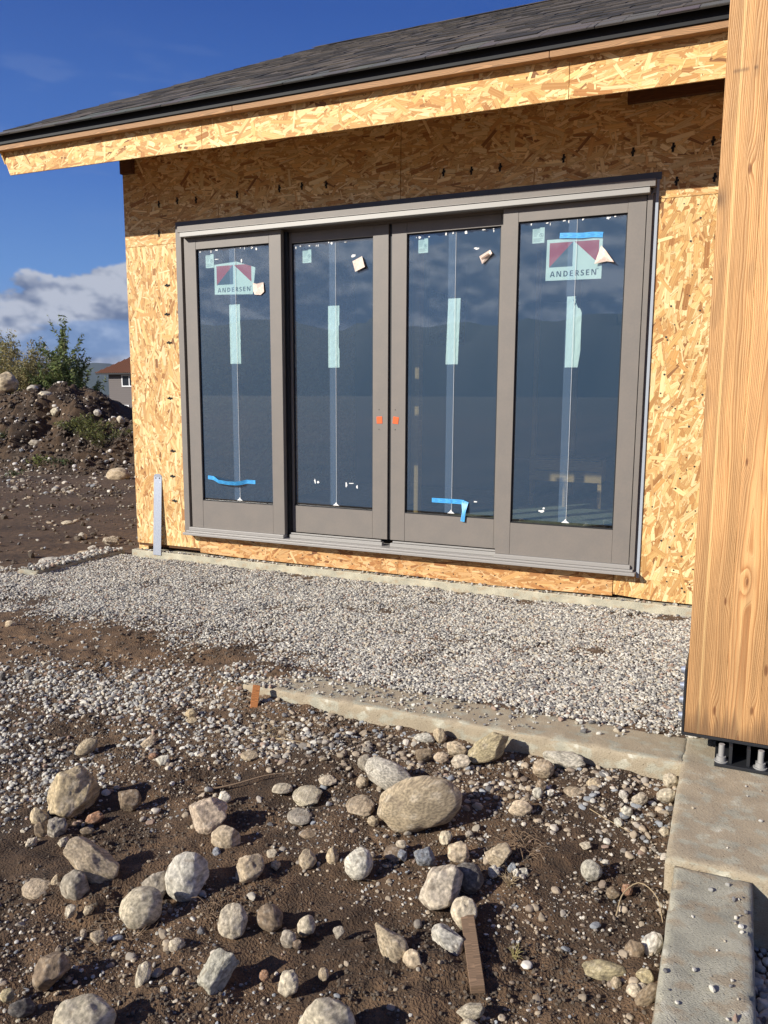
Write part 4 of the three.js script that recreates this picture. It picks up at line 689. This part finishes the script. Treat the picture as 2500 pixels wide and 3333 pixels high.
stone('pebble','white angular stone below the slanted tan one','w','a',[2.076,-.32,2.879],[.027,.025,.021],[-.437,.708,-.12]);
stone('pebble','small reddish pebble left of the white angular stone','r','r',[2.007,-.325,2.854],[.019,.016,.014],[-.431,.719,-.124]);
stone('cobble','tan stone with dry roots on it below the wood offcut','t','f',[2.368,-.318,2.696],[.038,.011,.04],[0,.566,0]);
stone('pebble','lone tan stone at the left edge of the gravel pad','t','r',[.186,-.236,1.964],[.033,.024,.02],[-.262,.874,-.121]);
stone('pebble','dark stone at the left frame edge in the gravel','d','r',[.757,-.29,2.513],[.014,.025,.012],[-.318,.886,-.151]);
stone('pebble','dark grey stone near the left edge in the gravel','d','r',[.895,-.288,2.467],[.02,.021,.017],[-.323,.857,-.143]);
stone('cobble','large flat white stone at the near end of the left kerb','w','f',[-1.092,-.252,.465],[.095,.028,.123],[0,.812,0]);
stone('pebble','flat pale stone right of the large flat white one on the left kerb','p','f',[-1.044,-.256,.316],[.057,.017,.074],[0,.793,0]);
stone('pebble','flat tan stone halfway along the left kerb','t','f',[-1.101,-.256,.068],[.067,.02,.088],[0,.776,0]);
stone('pebble','small white stone touching the flat tan one on the left kerb','w','r',[-1.173,-.246,-.091],[.042,.025,.021],[-.182,.78,-.063]);
stone('pebble','pale lumpy stone close to the house corner','p','a',[-1.204,-.228,-.349],[.071,.048,.04],[-.175,.759,-.056]);
stone('pebble','round white stone in soil left of the lumpy one by the house','w','r',[-1.678,-.238,-.484],[.041,.036,.031],[-.167,.79,-.059]);
stone('pebble','thin pale flat stone on the bare soil far left','p','f',[-2.521,-.256,-1.113],[.068,.02,.089],[0,.798,0]);
// ---------- loose stone too fine to count ----------
function pebbleGeo(seed, detail, angular) {
  const g = stoneGeo(angular ? 'a' : 'r', detail, seed, [1, 1, 1]); g.deleteAttribute('color'); const q = angular ? g.toNonIndexed() : g; q.deleteAttribute('uv'); q.computeVertexNormals(); return q;
}
const pebMat = std('loose_stone', { roughness: .9 }), dummy = new THREE.Object3D(), tintC = new THREE.Color();
function scatter(holder, name, geos, list) {                          // list of [x, y, z, size, flat, r, g, b]
  const per = geos.map(() => []); list.forEach((e, i) => per[i % geos.length].push(e));
  geos.forEach((g, k) => {
    const im = new THREE.InstancedMesh(g, pebMat, per[k].length); im.name = numbered(name); im.castShadow = im.receiveShadow = true;
    per[k].forEach((e, i) => { dummy.position.set(e[0], e[1], e[2]); dummy.rotation.set(rr(-.35, .35), rr(0, 6.283), rr(-.35, .35)); dummy.scale.set(e[3] * rr(.8, 1.25), e[3] * e[4], e[3] * rr(.65, 1)); dummy.updateMatrix(); im.setMatrixAt(i, dummy.matrix); im.setColorAt(i, tintC.setRGB(e[5], e[6], e[7])); });
    im.userData.kind = 'stuff'; holder.add(im);
  });
}
const gravelTone = () => { const t = rnd(), v = rr(.76, 1.24); const c = t < .36 ? [.52, .485, .41] : t < .58 ? [.34, .325, .29] : t < .72 ? [.43, .37, .275] : t < .92 ? [.15, .142, .136] : t < .935 ? [.58, .55, .49] : [.30, .21, .155]; return c.map((q) => q * v); };
const pebbleTone = () => { const t = rnd(), v = rr(.7, 1.15); const c = t < .48 ? [.38, .305, .215] : t < .565 ? [.52, .46, .37] : t < .78 ? [.30, .26, .21] : t < .90 ? [.24, .185, .135] : [.28, .29, .295]; return c.map((q) => q * v); };
reseed(700);
const crushed = [1, 2, 3, 4, 5, 6].map((i) => pebbleGeo(300 + i, 2, true)), rounded = [1, 2, 3, 4, 5].map((i) => pebbleGeo(330 + i, 4, false)), clod = [1, 2, 3, 4].map((i) => pebbleGeo(360 + i, 2, true));
const blocked = (x, z) => (z < .05 && x > -.58) || (x > 2.08 && x < 3.99 && z > 1.992 && z < 2.25) || (x > 3.97 && z > 1.85 && z < 2.915) || (x > 3.995 && x < 4.216 && z > 2.9) || (x > -.94 && x < -.73 && z > -.05 && z < .935);
{
  const g = tag(group('gravel', scene), 'pale crushed gravel spread in front of the door and over the soil', 'gravel', null, 'stuff'), list = [];
  const put = (x0, x1, z0, z1, n, big) => { for (let i = 0; i < n; i++) { const x = rr(x0, x1), z = rr(z0, z1); if (blocked(x, z)) continue; const d = gravelAt(x, z); if (rnd() > d) continue; const s = big * Math.exp(rr(-.75, .6)), lift = rnd(); list.push([x, groundY(x, z) + s * (.10 + .55 * lift * d), z, s, rr(.55, .8), ...gravelTone()]); } };
  put(-.74, 4.0, .04, 2.1, 185000, .0057); put(.1, 3.0, 2.05, 3.6, 38000, .0072); put(-2.1, -.7, .5, 2.0, 16000, .0075); put(4.2, 4.75, 2.9, 4.4, 5000, .0105);
  scatter(g, 'crushed_stone', crushed, list);
}
{
  const g = tag(group('pebbles', scene), 'small rounded pebbles and grit lying in the brown soil', 'pebbles', null, 'stuff'), list = [];
  const rich = (x, z) => .10 + .9 * ss(.05, .55, n2(x * 1.5 + 20, z * 1.5) + .35 * n2(x * 5, z * 5)) + .8 * ss(.4, .12, Math.abs(z - 2.45 - (x - 2.9) * .02)) * ss(2.0, 2.4, x) + 1.1 * ss(.34, .1, Math.hypot((x - 3.05) * .6, z - 2.98)) + .7 * ss(3.7, 3.95, x);
  const put = (x0, x1, z0, z1, n, lo, hi, pow) => { for (let i = 0; i < n; i++) { const x = rr(x0, x1), z = rr(z0, z1); if (blocked(x, z) || rnd() > rich(x, z) || gravelAt(x, z) > .75) continue; const s = mix(lo, hi, Math.pow(rnd(), pow)), f = rr(.4, .75), c = rnd() < .2 ? gravelTone() : pebbleTone(); list.push([x, groundY(x, z) + s * f * rr(-.1, .55), z, s, f, ...c]); } };
  put(.9, 4.0, 2.2, 4.25, 30000, .0012, .0065, 2.2); put(.9, 4.0, 2.2, 4.25, 1700, .006, .017, 2.6); put(2.1, 3.97, 2.26, 2.75, 1100, .005, .018, 2.2);
  put(-1, 2.2, 1.6, 2.4, 2500, .003, .011, 2); put(-9, -.75, -5, 1.0, 4200, .008, .034, 3); put(-13, -4.5, -7, -3, 2200, .014, .06, 3);
  scatter(g, 'rounded_pebble', [rounded[0], crushed[0], crushed[1], rounded[2], crushed[2], crushed[4]], list);
}
{
  const g = tag(group('soil_clods', scene), 'crumbs and clods of dark damp soil', 'soil clods', null, 'stuff'), list = [];
  const put = (x0, x1, z0, z1, n, lo, hi) => { for (let i = 0; i < n; i++) { const x = rr(x0, x1), z = rr(z0, z1); if (blocked(x, z) || gravelAt(x, z) > .8 || rnd() > .15 + .85 * ss(-.1, .5, n2(x * 2.1 + 30, z * 2.1) + .2 * n2(x * 6, z * 6))) continue; const s = mix(lo, hi, Math.pow(rnd(), 2.6)), v = rr(.75, 1.25); list.push([x, groundY(x, z) + s * rr(.0, .45), z, s, rr(.6, .9), .105 * v, .080 * v, .056 * v]); } };
  put(.9, 4.0, 2.2, 4.25, 52000, .001, .0062); put(-9, -.8, -5, 1, 3000, .01, .04); put(.0, 2.3, 1.6, 2.4, 3000, .003, .010);
  scatter(g, 'soil_clod', clod, list);
}
{
  const g = tag(group('loose_grit', scene), 'scattered gravel bits lying on the concrete kerbs and low wall', 'gravel bits', null, 'stuff'), list = [];
  const on = (x0, x1, z0, z1, y, n, s) => { for (let i = 0; i < n; i++) { const q = s * Math.exp(rr(-.6, .5)); list.push([rr(x0, x1), y + q * .45, rr(z0, z1), q, rr(.6, .85), ...gravelTone()]); } };
  on(1.9, 2.9, 2.01, 2.23, -.219, 150, .006); on(1.9, 3.4, 2.01, 2.23, -.219, 380, .004); on(2.9, 3.9, 2.01, 2.14, -.219, 40, .008); on(1.9, 3.95, 1.985, 2.03, -.219, 160, .007); on(4.01, 4.20, 2.93, 3.55, -.235, 14, .0052); on(4.14, 4.205, 2.95, 3.6, -.235, 12, .006); on(4.0, 4.3, 2.3, 2.9, -.2185, 9, .004);
  on(-.92, -.745, .0, .92, -.208, 420, .013); on(-.55, 4.2, .004, .040, -.184, 260, .008); on(3.97, 4.14, 1.88, 1.99, -.218, 110, .011); on(1.86, 2.25, 2.0, 2.25, -.219, 160, .008);
  scatter(g, 'grit', crushed, list);
}

// ---------- odd pieces on the ground ----------
{
  const s = mesh('wooden_stake', (() => { const g = bx(-.019, .019, -.012, .012, -.125, .125, .002); return g; })(), std('muddy_wood', { map: M.rawWood.map, color: lin(.40, .48, .68), roughness: .95 }));
  s.position.set(3.533, groundY(3.533, 3.39) + .008, 3.392); s.rotation.order = 'YXZ'; s.rotation.set(.07, .42, .12); tag(s, 'short muddy wooden stake lying flat in the soil', 'wood stake');
  const w = mesh('wood_offcut', bx(-.017, .017, -.05, .055, -.009, .009, .001), std('orange_wood', { map: M.rawWood.map, color: lin(.95, .68, .48), roughness: .8 }));
  w.position.set(2.150, groundY(2.15, 2.325) + .035, 2.325); w.rotation.set(-.35, .55, .03); tag(w, 'small orange brown wood offcut standing in the soil', 'wood offcut');
}
{
  const c = tag(group('wooden_crate', scene, [2.12, 0, -3.2]), 'pale wooden crate on the floor inside, seen through the rightmost pane', 'crate');
  for (const y of [.31, .425]) mesh('slat', bx(0, .74, y - .05, y + .055, .28, .30, .002), M.rawWood, c);
  for (const x of [0, .35, .70]) mesh('batten', bx(x, x + .04, -.004, .49, .255, .279, .002), M.rawWood, c);
  mesh('crate_top', bx(0, .74, .487, .50, 0, .30, .002), M.rawWood, c); for (const x of [0, .72]) mesh('side_board', bx(x, x + .02, .26, .486, .0, .254, .002), M.rawWood, c);
}
const strawMat = std('dry_straw', { color: lin(.36, .27, .155), roughness: .9 }), rootMat = std('dry_root', { color: lin(.23, .155, .095), roughness: .95 });
function tuft(label, x, z, n, r, h, mat, flat) {
  reseed(Math.round(x * 977 + z * 3571)); const bits = [];
  for (let i = 0; i < n; i++) {
    const a = rr(0, 6.283), l = r * rr(.4, 1.1), ox = x + rr(-.3, .3) * r * (flat ? 2.2 : .5), oz = z + rr(-.3, .3) * r * (flat ? 2.2 : .5), up = h * rr(.3, 1.1), y = groundY(ox, oz), b = rr(-.8, .8);
    bits.push(tube([new THREE.Vector3(ox, y - .004, oz), new THREE.Vector3(ox + Math.cos(a) * l * .5, y + up * .75, oz + Math.sin(a) * l * .5), new THREE.Vector3(ox + Math.cos(a + b) * l, y + (flat ? up * .35 : up), oz + Math.sin(a + b) * l)], rr(.0008, .0017), .0005, 4, 5));
  }
  tag(mesh('dry_tuft', mergeGeometries(bits), mat), label, 'dry plant', 'tufts of dead grass and roots in the soil');
}
const onG = (x, z) => [x, z];
tuft('dead straw tangle beside the wood offcut below the kerb', 2.35, 2.47, 34, .10, .03, strawMat, true);
tuft('dark root nest above the half buried tan stone below the offcut', 2.19, 2.66, 60, .07, .035, rootMat, true);
tuft('small pale dry grass tuft alone right of the broad flat stone', 3.545, 3.06, 46, .034, .035, strawMat, false);
tuft('brown dead weed tangle in the right hand soil near the mottled stone', 3.53, 2.86, 50, .075, .035, rootMat, true);
tuft('tiny yellowish grass tuft right of the wooden stake', 3.63, 3.33, 30, .025, .03, std('yellow_grass', { color: lin(.30, .25, .10), roughness: .9 }), false);
tuft('loose roots spread in the lower left soil beside the rough brown stone', 2.60, 3.66, 46, .10, .03, rootMat, true);
tuft('root nest between the pale cone stone and the greenish leaning stone', 2.79, 3.52, 70, .065, .035, rootMat, true);
tuft('short straw bits below the broad flat topped stone', 3.36, 3.16, 14, .06, .02, strawMat, true);
function twig(label, pts, r, mat) { tag(mesh('twig', tube(pts.map(([x, z, u]) => new THREE.Vector3(x, groundY(x, z) + u, z)), r, r * .5, 6, 16), mat), label, 'twig'); }
twig('long thin brown twig behind the pinkish rough stone', [[2.32, 2.98, .01], [2.42, 2.90, .02], [2.52, 2.80, .018], [2.60, 2.73, .006]], .0042, rootMat);
twig('curved pale root beside the low concrete wall', [[3.86, 3.07, .0], [3.87, 2.99, .03], [3.91, 2.95, .045], [3.96, 2.98, .03], [3.985, 3.04, .0]], .0024, strawMat);
twig('straight straw stalk lying in the right hand soil near the pier', [[3.70, 2.58, .01], [3.78, 2.62, .012], [3.87, 2.665, .008]], .0018, strawMat);
twig('pale curved straw left of the long tapered stone', [[3.06, 3.17, .004], [3.10, 3.185, .010], [3.15, 3.175, .004]], .0018, strawMat);
twig('white straw below the straw tangle near the kerb', [[2.38, 2.52, .008], [2.46, 2.535, .014], [2.55, 2.53, .006]], .0022, strawMat);

// ---------- spoil heap, shrubs and neighbour ----------
const heapTop = (x) => { const t = [[-15, 1.25], [-12.2, 1.02], [-11.2, 1.16], [-10.4, 1.24], [-9.9, 1.30], [-9.0, .92], [-8.7, .62], [-8.1, .48], [-6, .5], [-3, .3]]; for (let i = 1; i < t.length; i++) if (x <= t[i][0]) return mix(t[i - 1][1], t[i][1], clamp((x - t[i - 1][0]) / (t[i][0] - t[i - 1][0]))); return .2; };
const heapY = (x, z) => {
  const zc = -8.5, zf = -5.9 + .25 * n2(x * .6, 2), base = terrain(x, z) - .06, top = heapTop(x);
  const t = z > zc ? ss(zf, zc, z) : ss(zc - 4, zc, z), e = ss(-22, -17, x) * ss(-1, -4, x);
  let h = base + (top - base) * Math.pow(t, .72) * e; const k = ss(0, .25, t) * e;
  h += k * (.13 * n2(x * 1.1, z * 1.1 + 4) + .075 * n2(x * 2.6, z * 2.6) + .045 * n2(x * 6.5, z * 6.5) + .028 * Math.abs(n2(x * 15, z * 15))) * (z > zc - .3 ? 1 : .5);
  const gx = (x + 9.55) / .32, gz = (z + 7.35) / .5; h -= .42 * Math.exp(-gx * gx - gz * gz) * k; return h;
};
{
  const nx = 340, nz = 150, pos = [], uv = [], col = [], idx = [];
  for (let j = 0; j <= nz; j++) for (let i = 0; i <= nx; i++) { const x = mix(-19, -1.5, i / nx), z = mix(-13, -5.2, j / nz); pos.push(x, heapY(x, z), z); uv.push(x, z); const d = ss(-.3, .5, n2(x * .8, z * .8) + .4 * n2(x * 4, z * 4)); col.push(mix(.26, .13, d), mix(.215, .105, d), mix(.165, .08, d)); if (i < nx && j < nz) { const p = j * (nx + 1) + i; idx.push(p, p + nx + 1, p + 1, p + 1, p + nx + 1, p + nx + 2); } }
  const g = new THREE.BufferGeometry(); g.setAttribute('position', new THREE.Float32BufferAttribute(pos, 3)); g.setAttribute('uv', new THREE.Float32BufferAttribute(uv, 2)); g.setAttribute('color', new THREE.Float32BufferAttribute(col, 3)); g.setIndex(idx); g.computeVertexNormals();
  tag(mesh('hill', g, M.soil), 'heap of dark excavated soil with stones left of the house', 'soil heap', null, 'structure');
  reseed(820); const list = [], cl = [];
  for (let i = 0; i < 2400; i++) { const x = rr(-14, -5), z = rr(-8.8, -5.7), s = mix(.010, .055, Math.pow(rnd(), 3)); if (rnd() > .25 + .75 * ss(-.2, .5, n2(x * 1.3 + 7, z * 1.3))) continue; list.push([x, heapY(x, z) + s * .3, z, s, rr(.55, .8), ...(rnd() < .6 ? [.60, .56, .50] : pebbleTone())]); }
  for (let i = 0; i < 4200; i++) { const x = rr(-14, -5), z = rr(-8.9, -5.6), s = mix(.012, .06, Math.pow(rnd(), 2.4)), v = rr(.6, 1.15); cl.push([x, heapY(x, z) + s * .25, z, s, rr(.6, .9), .105 * v, .076 * v, .053 * v]); }
  const h = tag(group('heap_rubble', scene), 'pale stones and clods scattered over the soil heap', 'rubble', null, 'stuff'); scatter(h, 'heap_stone', rounded, list); scatter(h, 'heap_clod', clod, cl);
}
const onHeap = (label, x, z, a, b, c, color, shape, sink, name = 'boulder') => { stoneNo++; const m = mesh(name, stoneGeo(shape, 14, stoneNo, hue[color]), M.stone); m.scale.set(a, b, c); m.position.set(x, heapY(x, z) + b * (1 - sink), z); m.rotation.y = .8 + stoneNo; tag(m, label, 'stone', 'stones on the soil heap'); };
onHeap('large tan boulder on top of the soil heap at the left edge', -11.75, -8.35, .29, .25, .25, 't', 'r', .12);
onHeap('white stone on the heap crest right of the large tan boulder', -10.75, -8.2, .13, .085, .12, 'w', 'r', .2);
onHeap('flat pale stone near the heap crest left of the dark gully', -10.15, -8.0, .17, .09, .14, 'p', 'r', .1);
onHeap('pale tilted stone at the upper end of the dark gully', -9.62, -7.75, .13, .10, .10, 'p', 'r', .1);
onHeap('pale stone lying inside the dark gully of the heap', -9.60, -7.15, .15, .09, .12, 'g', 'a', .1);
onHeap('small white stone at the right end of the heap crest', -8.75, -8.1, .09, .08, .08, 'w', 'r', .2, 'cobble');
onHeap('round pale stone on the heap slope below the far house', -8.2, -8.2, .12, .10, .1, 'p', 'r', .15, 'cobble');
onHeap('tan boulder at the heap foot against the house edge', -6.02, -5.72, .22, .15, .16, 't', 'r', .15);

function leafCloud(spec) {                                            // leaves on sprays: spec.branches of [base, tip, bend], leaf size, count
  const v = [], c = [], q = new THREE.Vector3(), d = new THREE.Vector3(), s = new THREE.Vector3();
  for (const { curve, n, w0, w1 } of spec.sprays) for (let i = 0; i < n; i++) {
    const t = Math.pow(rnd(), .8) * (1 - spec.bare) + spec.bare, P = curve.getPoint(t), w = mix(w0, w1, t);
    q.set(P.x + rr(-w, w), P.y + rr(-w, w) * .7, P.z + rr(-w, w)); d.set(rr(-1, 1), rr(-.5, 1), rr(-1, 1)).normalize(); s.set(rr(-1, 1), rr(-1, 1), rr(-1, 1)).cross(d).normalize();
    const L = spec.leaf * rr(.6, 1.25), B = L * spec.slim, a = q.clone().addScaledVector(s, B), b = q.clone().addScaledVector(d, L), e = q.clone().addScaledVector(s, -B), f = q.clone().addScaledVector(d, -L);
    v.push(...a.toArray(), ...b.toArray(), ...e.toArray(), ...a.toArray(), ...e.toArray(), ...f.toArray());
    const k = rr(.7, 1.3), col = rnd() < spec.odd ? spec.tint2 : spec.tint; for (let m = 0; m < 6; m++) c.push(col[0] * k, col[1] * k, col[2] * k);
  }
  const g = new THREE.BufferGeometry(); g.setAttribute('position', new THREE.Float32BufferAttribute(v, 3)); g.setAttribute('color', new THREE.Float32BufferAttribute(c, 3)); g.computeVertexNormals(); return g;
}
const leafMat = new THREE.MeshPhysicalMaterial({ vertexColors: true, roughness: .9, transmission: .3, thickness: 0, ior: 1.2 }); leafMat.name = 'shrub_leaf';
const barkMat = std('shrub_bark', { color: lin(.17, .13, .09), roughness: .95 });
function shrub(name, label, x, y, z, h, r, nb, leaves, o) {
  reseed(Math.round(Math.abs(x * 131 + z * 17) + h * 1000)); const g = tag(group(name, scene, [x, y, z]), label, o.cat || 'shrub', o.group), wood = [], sprays = [];
  for (let i = 0; i < nb; i++) {
    const a = rr(0, 6.283), lean = Math.sqrt(rnd()) * r, hh = h * (o.peak ? 1 - .75 * lean / r : rr(.55, 1) * (1 - .3 * lean / r)), c = new THREE.CatmullRomCurve3([new THREE.Vector3(rr(-.08, .08), -.15, rr(-.08, .08)), new THREE.Vector3(Math.cos(a) * lean * .35, hh * .45, Math.sin(a) * lean * .35), new THREE.Vector3(Math.cos(a) * lean * .8, hh * .8, Math.sin(a) * lean * .8), new THREE.Vector3(Math.cos(a + .2) * lean, hh, Math.sin(a + .2) * lean)]);
    wood.push(tube(c.points, o.stem || .014, .003, 4, 8)); sprays.push({ curve: c, n: Math.round(leaves / nb * .6), w0: o.w0, w1: o.w1 });
    for (let k = 0; k < 3; k++) { const t = rr(.35, .85), P = c.getPoint(t), b = a + rr(-1.4, 1.4), l = h * rr(.12, .3), cc = new THREE.CatmullRomCurve3([P, new THREE.Vector3(P.x + Math.cos(b) * l * .45, P.y + l * .5, P.z + Math.sin(b) * l * .45), new THREE.Vector3(P.x + Math.cos(b) * l * .7, P.y + l * 1.05, P.z + Math.sin(b) * l * .7)]); wood.push(tube(cc.points, .007, .002, 4, 5)); sprays.push({ curve: cc, n: Math.round(leaves / nb * .14), w0: o.w0 * .7, w1: o.w1 * .7 }); }
  }
  mesh('stem', mergeGeometries(wood), barkMat, g); mesh('foliage', leafCloud({ sprays, leaf: o.leaf, slim: o.slim, tint: o.tint, tint2: o.tint2, odd: o.odd ?? .25, bare: o.bare ?? .18 }), leafMat, g);
}
const back = 'shrubs growing behind the soil heap';
const olive = { leaf: .055, slim: .34, w0: .22, w1: .13, tint: [.25, .235, .09], tint2: [.38, .30, .14], group: back }, green = { leaf: .075, slim: .28, w0: .16, w1: .07, tint: [.15, .19, .065], tint2: [.23, .245, .09], group: back };
shrub('bush', 'broad olive tan bush at the left edge behind the heap', -17.3, .1, -13, 3.1, 1.6, 34, 8200, olive);
shrub('bush', 'second olive bush right of the broad one, paler on top', -15.95, .1, -12.6, 2.85, 1.2, 28, 6500, { ...olive, tint: [.29, .25, .11] });
shrub('bush', 'tall spiky green shrub standing left of the far house', -14.3, .1, -12.6, 2.95, 1.0, 30, 6500, { ...green, peak: true, w1: .05, bare: .08 });
shrub('bush', 'low dark green shrub between the olive bush and the spiky one', -14.85, .1, -12.9, 2.2, .85, 20, 4200, green);
shrub('bush', 'thin leaning green shrub just left of the far house', -13.85, .1, -13.2, 1.35, .4, 8, 500, { ...green, bare: .2 });
const wd = { leaf: .04, slim: .22, w0: .06, w1: .07, stem: .006, cat: 'weed', group: 'weeds growing on the soil heap', tint: [.16, .165, .05], tint2: [.085, .115, .04] };
[['tall yellowish weed on the heap under the large tan boulder', -11.3, -7.1, .55, .5, 12, 900, wd], ['bare stalked weed at the left edge of the heap', -11.05, -6.35, .8, .6, 9, 90, wd], ['green weed low on the heap at the left', -10.55, -6.7, .5, .45, 12, 1000, { ...wd, tint: [.09, .12, .045] }], ['sprawling olive weed on the heap right of the dark gully', -8.35, -7.3, .5, .7, 18, 1500, wd], ['second sprawling olive weed nearer the house corner', -7.6, -7.0, .55, .6, 14, 900, wd], ['small bright green rosette low on the heap in the middle', -8.75, -6.4, .22, .28, 10, 170, { ...wd, tint: [.20, .24, .06] }], ['small dark green rosette low on the heap right of the bright one', -7.95, -6.3, .2, .28, 10, 150, { ...wd, tint: [.06, .10, .04] }], ['small green grass clump at the foot of the heap', -7.9, -5.1, .12, .16, 8, 70, { ...wd, tint: [.07, .11, .04] }]].forEach(([l, x, z, h, r, nb, n, o]) => shrub('weed', l, x, z < -5.6 ? heapY(x, z) : groundY(x, z), z, h, r, nb, n, o));

{ // neighbour's house beyond the heap
  const h = tag(group('neighbour_house', scene, [-42.9, 0, -45]), 'distant dark boarded two storey house with a rust red roof', 'house');
  const wall = std('dark_boarding', { color: lin(.15, .132, .125), roughness: .9 }), boards = [];
  mesh('wall', bx(-.05, 9, -2.5, 2.95, -7, -.03, 0), wall, h);
  for (let y = -2.4; y < 2.9; y += .16) boards.push(bx(-.05, 9, y, y + .15, -.03, -.004 + (y * 7 % 1) * .006, 0));
  mesh('boarding', mergeGeometries(boards), wall, h).userData.kind = 'stuff';
  const rf = std('rust_red_sheet', { color: lin(.26, .115, .06), roughness: .6 }), ribs = [], R = group('roof', h);
  const slope = (x) => { const g = new THREE.BoxGeometry(x[1] - x[0], .05, Math.hypot(1.75, 2.1)); g.rotateX(.88 - .21); g.translate((x[0] + x[1]) / 2, 3.62, -.75); return metreUV(g); };
  const s = new THREE.BufferGeometry(), V = [[-.95, 2.86, .55], [9.4, 2.86, .55], [9.4, 4.85, -3.4], [1.05, 4.85, -3.4], [-.95, 2.86, -7.4], [9.4, 2.86, -7.4]].map((p) => p);
  s.setAttribute('position', new THREE.Float32BufferAttribute([V[0], V[1], V[2], V[0], V[2], V[3], V[0], V[3], V[4], V[3], V[2], V[5], V[3], V[5], V[4]].flat(), 3)); s.computeVertexNormals(); mesh('roof_sheet', metreUV(s), rf, R);
  for (let x = -.9; x < 9.3; x += .22) { const t = x < 1.05 ? (x + .95) / 2 : 1, a = new THREE.Vector3(x, 2.88, .56), b = new THREE.Vector3(x, 2.88 + 1.99 * t, .56 - 3.95 * t); ribs.push(tube([a, a.clone().lerp(b, .5), b], .035, .035, 4, 2)); }
  mesh('roof_rib', mergeGeometries(ribs), rf, R).userData.kind = 'stuff';
  mesh('eave_board', bx(-.9, 9.3, 2.72, 2.84, .40, .52, 0), std('dark_eave', { color: lin(.03, .028, .028) }), h);
  const white = std('white_window_frame', { color: lin(.75, .75, .74), roughness: .5 }), pane = std('far_pane', { color: lin(.02, .024, .03), roughness: .08 });
  for (const [x, y, w, hh] of [[1.35, 1.75, 1.55, .95], [1.05, -.75, .95, 1.05], [2.95, -1.05, .9, 1.35], [4.9, 1.75, 1.4, .95]]) {
    const win = group('window', h, [x, y, 0]); mesh('frame', mergeGeometries([bx(0, w, 0, .09, .002, .06, 0), bx(0, w, hh - .09, hh, .002, .06, 0), bx(0, .09, .09, hh - .09, .002, .06, 0), bx(w - .09, w, .09, hh - .09, .002, .06, 0), bx(w / 2 - .04, w / 2 + .04, .09, hh - .09, .002, .055, 0)]), white, win);
    mesh('pane', bx(.09, w / 2 - .04, .09, hh - .09, .002, .02, 0), pane, win); mesh('pane', bx(w / 2 + .04, w - .09, .09, hh - .09, .002, .02, 0), pane, win);
  }
}

renderer.render(scene, camera);
